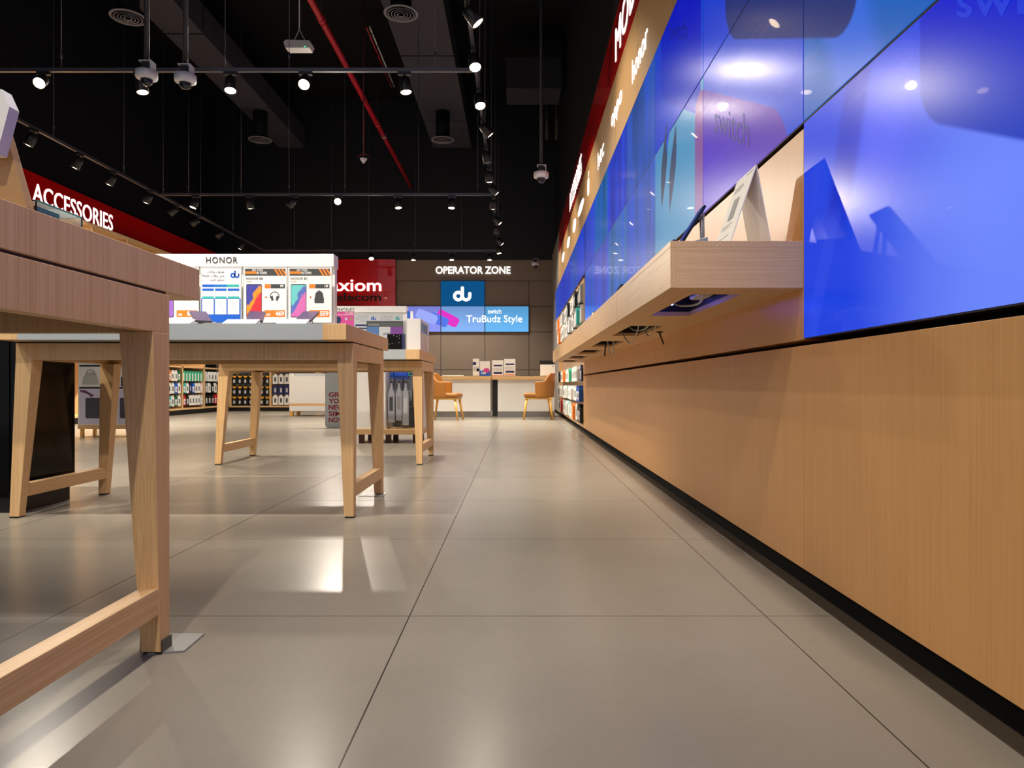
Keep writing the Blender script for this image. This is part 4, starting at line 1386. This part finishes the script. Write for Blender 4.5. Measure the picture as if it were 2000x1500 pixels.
# ------------------------------------------------------------------ operator counters
YK = 12.95
for nm, xa, xb, fa, fb in (('white fronted counter with oak top nearer the tables', -1.95, X_(959.4, YK), -1.90, X_(958, YK)), ('white fronted counter with oak top nearer the screen wall', X_(961, YK), 0.70, X_(972, YK), 0.68)):
    t = thing('service_counter', nm, 'counter', ((xa + xb) / 2, YK, 0))
    MB().box(xa, xb, YK - 0.03, YK + 0.72, 0.680, 0.742).build('worktop', OAK_X, t, 0.002)
    MB().box(fa, fb, YK + 0.02, YK + 0.05, 0.105, 0.680).build('front_panel', WHITE, t, 0.002)
    MB().box(fa, fb, YK + 0.05, YK + 0.09, 0.0, 0.105).build('kick_plate', KICK, t)
    if fa > -1:
        MB().box(X_(961.5, YK), fa - 0.001, YK + 0.052, YK + 0.06, 0.02, 0.680).build('gap_shade_panel', BLACK, t)  # black sheet added so the gap between the counters reads as shade
    MB().box(fa, fa + 0.03, YK + 0.05, YK + 0.70, 0.105, 0.680).build('side_panel', WHITE, t)
    MB().box(fb - 0.03, fb, YK + 0.05, YK + 0.70, 0.105, 0.680).build('side_panel', WHITE, t)
    MB().box(fa, fa + 0.03, YK + 0.09, YK + 0.70, 0.0, 0.105).build('kick_plate', KICK, t)
    MB().box(fb - 0.03, fb, YK + 0.09, YK + 0.70, 0.0, 0.105).build('kick_plate', KICK, t)

YQ = 13.1


def desk_sign(x0, x1, y0, lab):
    return Poster(lab, x0, x1, y0, 733.8, YQ, PAPER, cat='sign', name='desk_sign', frame=False)


P = desk_sign(923.5, 936, 700.5, 'narrow white and blue sign standing on the oak counter')
P.rect(923.5, 930, 707, 713, NAVY); P.rect(925, 935, 716, 725, LTGREY); P.rect(931, 936, 720, 725, BLUEP)
P = desk_sign(937, 957, 705.5, 'white sign with pink and blue artwork on the oak counter')
P.rect(937, 957, 724, 734, BLUEP); P.rect(944, 956, 719, 728, PINK, 'print', 0.001, 0.04); P.text('100', 940, 949, 726.5, 731, PAPER, 0.03, 0.002)
for a, y0, lab in ((961, 703.5, 'lower price list sign with navy bars on the counter'), (984.5, 701, 'taller price list sign with navy bars on the counter')):
    P = desk_sign(a, a + 22, y0, lab)
    P.rects([(a + 3, a + 20, y0 + 9, y0 + 12), (a + 3, a + 20, y0 + 23, y0 + 27)], NAVY)
    P.rects([(a + 3 + 4.4 * i, a + 6 + 4.4 * i, y0 + 14.5, y0 + 21) for i in range(4)], LTGREY)
    P.rects([(a + 1, a + 21, y0 + 29, y0 + 32)], mat('salmon', (230, 160, 120), 0.5))
P = desk_sign(1055, 1084, 712, 'blank white sheet sign at the wall end of the counter')
P.rect(1079, 1081, 714.5, 716.5, DKGREY)
t = thing('monitor', 'black monitor behind the blank white sign on the counter', 'monitor', (X_(1067, 13.3), 13.3, 0.742))
MB().box(X_(1054, 13.3), X_(1082, 13.3), 13.30, 13.33, 0.80, Z_(704, 13.3)).build('screen', BLACK, t, 0.003)
MB().box(X_(1066, 13.3), X_(1070, 13.3), 13.32, 13.34, 0.75, 0.85).build('stand', BLACK, t)
MB().box(X_(1060, 13.3), X_(1076, 13.3), 13.26, 13.40, 0.742, 0.752).build('foot', BLACK, t)
t = MB().box(X_(1018, YQ), X_(1043, YQ), YQ, YQ + 0.2, 0.742, 0.757).build('keyboard', BLACK, None, 0.003)
tag(t, 'thin black keyboard lying on the counter', 'keyboard')
t = thing('seat_cushion', 'white padded chair top just showing above the oak counter', 'cushion', (X_(885, 13.9), 13.95, 0.5))
MB().box(X_(863, 13.95), X_(907, 13.95), 13.9, 13.97, 0.45, 0.775).build('backrest', mat('cream_leather', (232, 214, 186), 0.5), t, 0.025, 4)
MB().box(X_(863, 13.95), X_(907, 13.95), 13.97, 14.35, 0.43, 0.49).build('seat', MATS['cream_leather'], t, 0.02, 3)
MB().tube([(X_(885, 13.95), 14.15, 0.0), (X_(885, 13.95), 14.15, 0.43)], 0.03, 12).build('post', STEEL, t)


# mustard armchairs
def armchair(label):
    t = thing('armchair', label, 'chair', (0, 0, 0), 'mustard armchairs')
    # faces +X locally
    MB().box(-0.16, 0.27, -0.22, 0.22, 0.375, 0.452).build('seat', LEATHER, t, 0.03, 4)
    vs, fs = [], []
    N, M = 26, 8
    for i in range(N + 1):
        u = -1 + 2 * i / N
        a = math.pi * (1 + 0.62 * u)
        ca = math.cos(a)
        rx, ry = 0.235, 0.262
        back = max(0.0, min(1.0, (-ca - 0.15) / 0.6))
        back = back * back * (3 - 2 * back)
        top = 0.640 + 0.145 * back
        for j in range(M + 1):
            f = j / M
            z = 0.375 + (top - 0.375) * f
            sp = 1.0 + 0.10 * f * (0.4 + 0.6 * back)
            vs.append((rx * sp * ca - 0.01, ry * (1 + 0.03 * f) * math.sin(a), z))
    nO = len(vs)
    for v in list(vs):
        c = Vector((v[0] + 0.01, v[1], 0))
        c = c * (1 - 0.05 / max(c.length, 0.05))
        vs.append((c.x - 0.01, c.y, v[2]))
    idx = lambda i, j: i * (M + 1) + j
    for i in range(N):
        for j in range(M):
            fs.append((idx(i, j), idx(i + 1, j), idx(i + 1, j + 1), idx(i, j + 1)))
            fs.append((nO + idx(i, j), nO + idx(i, j + 1), nO + idx(i + 1, j + 1), nO + idx(i + 1, j)))
        fs.append((idx(i, M), idx(i + 1, M), nO + idx(i + 1, M), nO + idx(i, M)))
        fs.append((idx(i, 0), nO + idx(i, 0), nO + idx(i + 1, 0), idx(i + 1, 0)))
    for i in (0, N):
        for j in range(M):
            q = (idx(i, j), idx(i, j + 1), nO + idx(i, j + 1), nO + idx(i, j))
            fs.append(q if i == 0 else q[::-1])
    b = MB()
    b.add(vs, fs, 0, True)
    b.build('backrest', LEATHER, t, 0.012, 3)
    MB().box(-0.20, 0.25, -0.20, 0.20, 0.345, 0.375).build('seat_frame', BEECH, t, 0.004)
    for sx in (-1, 1):
        for sy_ in (-1, 1):
            MB().tube([(0.03 + 0.19 * sx, 0.17 * sy_, 0.35), (0.03 + 0.245 * sx, 0.205 * sy_, 0.0)], 0.022, 12, 0, 0.015).build('leg', BEECH, t)
    return t


ch = armchair('mustard leather armchair with its back to the tables, at the counter')
ch.location = (X_(868, 11.9), 11.9, 0)
ch.rotation_euler = (0, 0, math.radians(-8))
dup(ch, (X_(1054, 12.15), 12.15, 0), math.pi, 'mustard leather armchair with its back to the screen wall, at the counter')


# ------------------------------------------------------------------ lighting tracks and spotlights
ZT = 3.484
XR, XLT = -0.377, -5.45
YT = (2.20, 6.58, 10.87, 15.40)


def track(label, p0, p1, cables):
    t = thing('lighting_track', label, 'track', ((p0[0] + p1[0]) / 2, (p0[1] + p1[1]) / 2, ZT))
    h = 0.016
    if p0[1] == p1[1]:
        MB().box(p0[0], p1[0], p0[1] - h, p0[1] + h, ZT - 0.017, ZT + 0.017).build('rail', RAIL, t)
    else:
        MB().box(p0[0] - h, p0[0] + h, p0[1], p1[1], ZT - 0.017, ZT + 0.017).build('rail', RAIL, t)
    for c in cables:
        q = (c, p0[1]) if p0[1] == p1[1] else (p0[0], c)
        ztop = 6.085 if (-1.97 < q[0] < -1.04 or -5.54 < q[0] < -4.9) else 7.2
        b = MB().tube([(q[0], q[1], ZT + 0.017), (q[0], q[1], ztop)], 0.0035, 6)
        b.lathe([(0.004, 0), (0.011, 0.02), (0.011, 0.05), (0.004, 0.07)], (q[0], q[1], ZT + 0.10), (0, 0, 1), 10)
        b.build('suspension_cable', RAIL, t)
    return t


for i, y in enumerate(YT):
    lab = ('cross lighting track over the closest table', 'cross lighting track nearest above the middle of the shop', 'second cross lighting track toward the back wall', 'last cross lighting track just before the back wall')[i]
    cs = ((-4.0, -2.2, -0.8), (-4.2, -2.69, -2.10, -0.755), (-5.0, -4.2, -3.47, -2.62, -1.5, -0.6), (-4.8, -4.0, -3.2, -2.2, -1.2))[i]
    track(lab, (XLT + 0.017, y), (XR - 0.017, y), cs)
track('long lighting track running beside the video wall', (XR, -1.4), (XR, 15.40), (1.6, 3.4, 5.0, 5.6, 7.2, 8.4, 10.4, 12.2, 14.2))
track('long lighting track running beside the red accessories sign', (XLT, 3.0), (XLT, 15.40), (4.5, 6.5, 8.4, 9.9, 11.0, 12.3, 13.7))

spot_mesh = {}


def spotlight(label, x, y, along, aim, lit=True, power=1.0, size=46.0, z=ZT):
    """along: 'x' or 'y' direction of its track; aim: direction vector of the beam"""
    d = Vector(aim).normalized()
    t = thing('track_spotlight', label, 'spotlight', (x, y, z - 0.017), 'track spotlights')
    if along not in spot_mesh:
        b = MB()
        if along == 'x':
            b.box(-0.06, 0.06, -0.017, 0.017, -0.028, 0.0)
        else:
            b.box(-0.017, 0.017, -0.06, 0.06, -0.028, 0.0)
        b.tube([(0, 0, -0.028), (0, 0, -0.062)], 0.010, 8)
        o = b.build('adapter', LAMPBLACK)
        spot_mesh[along] = o.data
        bpy.data.objects.remove(o)
        if 'head' not in spot_mesh:
            b = MB().lathe([(0.030, -0.075), (0.046, -0.068), (0.052, -0.03), (0.054, 0.068), (0.050, 0.070), (0.048, 0.058)], (0, 0, 0), (0, 0, 1), 24)
            o = b.build('housing', LAMPBLACK)
            spot_mesh['head'] = o.data
            bpy.data.objects.remove(o)
            for nm, mm in (('lens', LENS), ('lensoff', LENSOFF)):
                o = MB().lathe([(0.047, 0.0585), (0.047, 0.062), (0.03, 0.066), (0.0, 0.067)], (0, 0, 0), (0, 0, 1), 24).build('lens', mm)
                spot_mesh[nm] = o.data
                bpy.data.objects.remove(o)
    a = bpy.data.objects.new('adapter', spot_mesh[along])
    COL.objects.link(a)
    a.parent = t
    q = d.to_track_quat('Z', 'Y')
    hc = Vector((0, 0, -0.062)) + d * 0.075 * 0.9
    for nm, key in (('housing', 'head'), ('lens', 'lens' if lit else 'lensoff')):
        o = bpy.data.objects.new(nm, spot_mesh[key])
        COL.objects.link(o)
        if nm == 'housing':
            o.parent = t
            o.rotation_euler = q.to_euler()
            o.location = hc
            hous = o
        else:
            o.parent = hous
    if lit:
        l = bpy.data.lights.new('beam', 'SPOT')
        l.energy = SPOT_W * power
        l.color = SPOT_COL
        l.spot_size = math.radians(size)
        l.spot_blend = 0.6
        l.shadow_soft_size = 0.035
        lo = bpy.data.objects.new('beam', l)
        COL.objects.link(lo)
        lo.parent = t
        lo.location = hc + d * 0.078
        lo.rotation_euler = (-d).to_track_quat('Z', 'Y').to_euler()
    return t


def aim_at(x, y, tx, ty, tz):
    return (tx - x, ty - y, tz - (ZT - 0.1))


# front cross track (y = 6.58)
for i, (x, tg, pw) in enumerate(((-4.36, (-3.6, 3.2, 0.6), 1.0), (-3.467, (-2.9, 6.3, 0.2), 0.8), (-2.64, (-2.3, 5.6, 0.3), 0.9), (-1.948, (-1.6, 3.80, 0.6), 0.55), (-1.038, (-0.6, 6.2, 0.1), 0.8))):
    spotlight('spotlight on the nearest cross track in the picture, %s from the accessories sign side' % ORD[i], x, YT[1], 'x', aim_at(x, YT[1], *tg), True, pw, 80)
# second cross track
for i, (x, tg, on, pw) in enumerate(((-4.89, (-5.7, 10.3, 0.4), True, 0.9), (-4.075, (-3.9, 11.5, 0.0), True, 1.3), (-3.39, (-4.6, 10.6, 1.9), False, 1), (-2.72, (-1.9, 5.6, 0.7), True, 1.3), (-1.816, (-1.5, 10.4, 0.1), True, 1.1), (-0.997, (-1.0, 10.5, 0.1), True, 1.1))):
    spotlight('%s spotlight on the second cross track, %s from the accessories sign side' % ('lit' if on else 'unlit', ORD[i]), x, YT[2], 'x', aim_at(x, YT[2], *tg), on, pw * 1.3, 100)
# last cross track
for i, (x, tg, pw) in enumerate(((-3.95, (-4.2, 13.0, 0.0), 0.75), (-3.146, (-2.6, 13.2, 0.0), 0.75), (-2.24, (-2.1, 15.0, 0.0), 0.6), (-1.413, (-1.3, 14.9, 0.0), 0.6), (-0.596, (-0.5, 14.9, 0.0), 0.6))):
    spotlight('spotlight on the last cross track before the back wall, %s from the sign side' % ORD[i], x, YT[3], 'x', aim_at(x, YT[3], *tg), True, pw, 130)
# track along the left wall
for i, (y, on) in enumerate(((8.05, 1), (8.9, 1), (9.64, 1), (10.6, 1), (11.43, 0), (12.2, 0), (13.2, 0), (14.19, 1))):
    tg = (-6.6, y - 0.2, 0.9) if on else (-7.0, y - 0.6, 1.9)
    spotlight('%s spotlight on the track by the accessories sign, %s from the camera side' % ('lit' if on else 'unlit', ORD[i]), XLT, y, 'y', aim_at(XLT, y, *tg), bool(on), 1.3, 116)
# track along the video wall
for i, (y, on) in enumerate(((5.36, 1), (6.14, 1), (6.98, 1), (7.76, 1), (8.64, 0), (9.45, 1), (10.15, 1), (10.9, 1), (12.04, 1), (12.7, 1), (13.8, 1), (14.6, 1))):
    dx = (0.35, -0.1, 0.45, 0.2, 0.5, 0.3, 0.5, 0.2, 0.5, 0.3, 0.4, 0.3)[i]
    dyy = (0.1, -1.6, 0.1, 0.3, 0.2, -0.4, 0.2, -0.3, 0.1, 0.2, 0.1, -0.2)[i]
    tz = 0.0
    if i in (1, 2):
        dx, dyy = 0.6, -1.7
    elif i in (5, 7, 9):
        dyy = 0.6
    if i in (0, 3, 6, 8, 10):
        dx, tz = 1.19, (1.9, 2.0, 2.1, 2.1, 2.1)[(0, 3, 6, 8, 10).index(i)]
    spotlight('%s spotlight on the track along the video wall, %s from the camera side' % ('lit' if on else 'unlit', ORD[i]), XR, y, 'y', aim_at(XR, y, XR + dx, y + dyy, tz), bool(on), 0.38 if tz else (0.27 if i in (1, 2) else 0.65), 104 if tz else 92)
# added unseen spotlights on the same tracks, above and behind the photographer
for i, (x, y, tg, pw) in enumerate(((XR, 4.5, (0.5, 4.2, 0.0), 0.40), (XR, 3.5, (0.6, 3.2, 0.4), 0.24), (XR, 2.6, (-0.77, 1.3, 0.7), 0.24), (XR, 1.7, (-0.5, 1.2, 0.4), 0.30), (XR, 0.9, (0.8, 1.3, 0.4), 0.34), (XR, -0.7, (-1.05, 2.4, 0.9), 0.7))):  # lamp behind the camera is added to light the easel and table fronts
    spotlight('unseen spotlight on the video wall track above the photographer, %s from the shop front' % ORD[5 - i], x, y, 'y', aim_at(x, y, *tg), True, pw, 66)
for i, (x, tg, pw) in enumerate(((-4.6, (-3.6, 3.2, 0.6), 0.6), (-3.3, (-2.4, 4.6, 0.3), 0.8), (-2.0, (-1.5, 3.4, 0.95), 1.15), (-1.3, (-0.9, 4.6, 0.4), 0.8))):
    spotlight('spotlight on the cross track over the closest table, %s from the sign side' % ORD[i], x, YT[0], 'x', aim_at(x, YT[0], *tg), True, pw, 62)


# ------------------------------------------------------------------ ceiling services
def duct(label, x0, x1, gaps):
    t = thing('air_duct', label, 'duct', ((x0 + x1) / 2, 9, 6.08))
    ys_ = [2.0] + list(gaps) + [YB]
    for a, c in zip(ys_[:-1], ys_[1:]):
        MB().box(x0, x1, a + 0.02, c - 0.02, 6.09, 6.55).build('section', DUCT, t)
    for g in gaps:
        MB().box(x0 + 0.02, x1 - 0.02, g - 0.02, g + 0.02, 6.11, 6.53).build('flange', BLACK, t)
    for yy in (4.0, 8.0, 12.0, 16.0):
        b = MB()
        b.box(x0 + 0.02, x0 + 0.03, yy, yy + 0.01, 6.55, 7.2)
        b.box(x1 - 0.03, x1 - 0.02, yy, yy + 0.01, 6.55, 7.2)
        b.build('hanger', BLACK, t)
    return t


duct('grey air duct running along the ceiling nearer the video wall', -1.95, -1.06, (9.2, 11.95, 14.9))
duct('grey air duct running along the ceiling nearer the accessories sign', -5.52, -4.92, (8.2, 11.2, 14.2))


def diffuser(label, x, y):
    t = thing('ceiling_diffuser', label, 'air vent', (x, y, 5.53), 'round air diffusers')
    MB().lathe([(0.10, 0.0), (0.14, 0.02), (0.14, 0.56)], (x, y, 5.53), (0, 0, 1), 24).build('neck', NAVYBLACK, t)
    MB().lathe([(0.226, 0.0), (0.232, 0.012), (0.20, 0.02), (0.14, 0.03)], (x, y, 5.518), (0, 0, 1), 32).build('rim', mat('vent_grey', (120, 120, 130), 0.5), t)
    MB().lathe([(0.0, -0.001), (0.196, -0.001), (0.196, 0.001)], (x, y, 5.516), (0, 0, 1), 32, 0, False).build('dark_face', BLACK, t)
    b = MB()
    for r in (0.04, 0.08, 0.12, 0.16):
        b.lathe([(r, -0.004), (r + 0.014, -0.010), (r + 0.016, -0.004)], (x, y, 5.514), (0, 0, 1), 28)
    b.build('ring', MATS['vent_grey'], t)


diffuser('round air diffuser at the top edge above the video wall side', -1.545, 9.5)
diffuser('small round air diffuser farther back on the video wall side', -1.50, 14.4)
diffuser('round air diffuser above the dome cameras', -5.23, 9.6)
diffuser('small round air diffuser farther back on the accessories sign side', -5.18, 14.4)

t = thing('sprinkler_pipe', 'red sprinkler pipe running along the black ceiling', 'pipe', (-2.46, 10, 5.18))
MB().tube([(-2.465, 3.0, 5.184), (-2.465, YB, 5.184)], 0.042, 14).build('pipe', REDPIPE, t)
for yy in (9.0, 12.6):
    MB().lathe([(0.05, -0.05), (0.05, 0.05)], (-2.465, yy, 5.184), (0, 1, 0), 16).build('coupling', REDPIPE, t)
    MB().tube([(-2.465, yy, 5.22), (-2.465, yy, 7.2)], 0.006, 6).build('hanger', BLACK, t)
b = MB().lathe([(0.047, -0.03), (0.05, -0.03), (0.05, 0.03), (0.047, 0.03)], (-2.465, 13.2, 5.184), (0, 1, 0), 16).build('clip', STEEL, t)
t = thing('ceiling_pipe', 'thin red and white pipe pair above the long red pipe', 'pipe', (-2.8, 11, 6.8))
for dx_, mm, nm in ((0, REDPIPE, 'red_pipe'), (0.06, LTGREY, 'white_pipe')):
    MB().tube([(-2.62 + dx_, 12.4, 6.8), (-2.62 + dx_, 14.9, 6.8)], 0.014, 8).build(nm, mm, t)
for yy in (12.6, 14.7):
    MB().tube([(-2.59, yy, 6.79), (-2.59, yy, 7.2)], 0.005, 6).build('hanger', BLACK, t)
    MB().box(-2.64, -2.54, yy - 0.01, yy + 0.01, 6.78, 6.79).build('bracket', BLACK, t)

t = thing('fire_sprinkler', 'hanging sprinkler drop with white head and red guard ring', 'sprinkler', (X_(710, 11.0), 11.0, 4.0))
sx_, sz_ = X_(710, 11.0), Z_(308, 11.0)
MB().tube([(sx_, 11.0, sz_), (sx_, 11.0, 7.2)], 0.010, 8).build('drop_pipe', mat('dim_red_pipe', (92, 26, 40), 0.5), t)
MB().lathe([(0.012, -0.085), (0.025, -0.07), (0.03, -0.05), (0.045, -0.045), (0.045, -0.03), (0.055, -0.028), (0.055, -0.012), (0.02, 0)], (sx_, 11.0, sz_), (0, 0, 1), 18).build('head', CAMWHITE, t)
b = MB().stroke((sx_, 11.0, sz_ - 0.02), (1, 0, 0), (0, 0, 1), [(0.09 * math.cos(a), 0.02 + 0.055 * math.sin(a)) for a in [math.pi * i / 10 for i in range(11)]], 0.008, 0.008).build('guard', REDPIPE, t)

# emergency light hung on cables
ye_ = 7.0
t = thing('emergency_light', 'white box emergency light hanging on a split cable', 'lamp', (X_(580, ye_), ye_, Z_(93, ye_)))
MB().frame((0, ye_, 0), *FRONT, [(X_(557, ye_), Z_(93, ye_)), (X_(604, ye_), Z_(93, ye_)), (X_(608, ye_), Z_(84, ye_)), (X_(603, ye_), Z_(78, ye_)), (X_(557, ye_), Z_(77, ye_)), (X_(553, ye_), Z_(82, ye_))], 0.12).build('housing', mat('lamp_white', (190, 186, 184), 0.5), t, 0.004)
MB().box(X_(594, ye_), X_(597, ye_), ye_ - 0.002, ye_, Z_(92, ye_), Z_(90, ye_)).build('status_light', GREENLED, t)
b = MB()
zj = Z_(52, ye_)
for q in (569, 594):
    b.tube([(X_(q, ye_), ye_ + 0.06, Z_(77, ye_)), (X_(581, ye_), ye_ + 0.06, zj)], 0.004, 6)
b.tube([(X_(581, ye_), ye_ + 0.06, zj), (X_(581, ye_), ye_ + 0.06, 7.2)], 0.006, 6)
b.build('cable', LTGREY, t)


def dome_camera(label, px, py, y, s=1.0):
    """px,py: centre of the white body"""
    x, z = X_(px, y), Z_(py, y)
    t = thing('dome_camera', label, 'security camera', (x, y, z), 'dome cameras')
    bd = MB().lathe([(0.055 * s, -0.035 * s), (0.088 * s, -0.025 * s), (0.092 * s, 0.0), (0.092 * s, 0.035 * s), (0.07 * s, 0.045 * s)], (x, y, z), (0, 0, 1), 28).build('body', CAMWHITE, t)
    MB().lathe([(0.0, -0.092 * s), (0.025 * s, -0.088 * s), (0.045 * s, -0.068 * s), (0.054 * s, -0.03 * s)], (x, y, z), (0, 0, 1), 24).build('dome', DOME, bd)
    b = MB()
    b.box(x - 0.05 * s, x + 0.06 * s, y - 0.045 * s, y + 0.045 * s, z + 0.115 * s, z + 0.122 * s)
    b.box(x + 0.052 * s, x + 0.060 * s, y - 0.045 * s, y + 0.045 * s, z + 0.03 * s, z + 0.116 * s)
    b.build('bracket', CAMWHITE, t)
    MB().box(x - 0.035 * s, x + 0.03 * s, y - 0.03 * s, y + 0.03 * s, z + 0.045 * s, z + 0.115 * s).build('junction_box', LAMPBLACK, t)
    return t, x, z


for px, py, y, lab in ((286.5, 148, 6.3, 'white dome camera on a dark pole, nearer the accessories sign'), (362, 155, 6.3, 'white dome camera on a dark pole, nearer the video wall'), (1057, 343, 8.6, 'white dome camera hanging alone beside the video wall')):
    t, x, z = dome_camera(lab, px, py, y)
    MB().tube([(x, y, z + 0.122), (x, y, 7.2)], 0.022 if y < 7 else 0.018, 12).build('pole', mat('pole_grey', (44, 44, 52), 0.5), t)
t, x, z = dome_camera('white dome camera on a bracket at the top of the back wall', 1046, 516, 16.2)
MB().box(x - 0.03, x + 0.03, 16.2, YB, z + 0.122, z + 0.15).build('wall_arm', LAMPBLACK, t)

# service pipes with pink labels in the dark corner
for px, lab in ((1069, 'dark service pipe with pink label, farther from the video wall'), (1088, 'dark service pipe with pink label, nearer the video wall')):
    y = 15.5
    x = X_(px, y)
    t = thing('service_pipe', lab, 'pipe', (x, y, 7.2))
    MB().tube([(x, y, 7.2), (x, y, 5.9)], 0.055, 14).build('pipe', mat('dark_pipe', (18, 18, 20), 0.6), t)
    zc = Z_(104 if px < 1080 else 108, y)
    MB().lathe([(0.0562, -0.13), (0.058, -0.13), (0.058, 0.13), (0.0562, 0.13)], (x, y, zc), (0, 0, 1), 18).build('label_sleeve', mat('pink_sleeve', (150, 100, 96), 0.6), t)
t = thing('ceiling_duct', 'black box duct crossing the dark ceiling above the video wall', 'duct', (0, 12, 6.4))
MB().box(-0.2, 0.80, 13.0, 13.8, 6.0, 6.5).build('casing', mat('dim_duct', (30, 30, 34), 0.7), t)
MB().box(-0.2, 0.80, 12.97, 13.0, 5.97, 6.53).build('flange', MATS['dim_duct'], t)
b = MB()
for a in (-0.15, 0.75):
    b.box(a, a + 0.012, 13.4, 13.412, 6.5, 7.2)
b.build('hanger', BLACK, t)
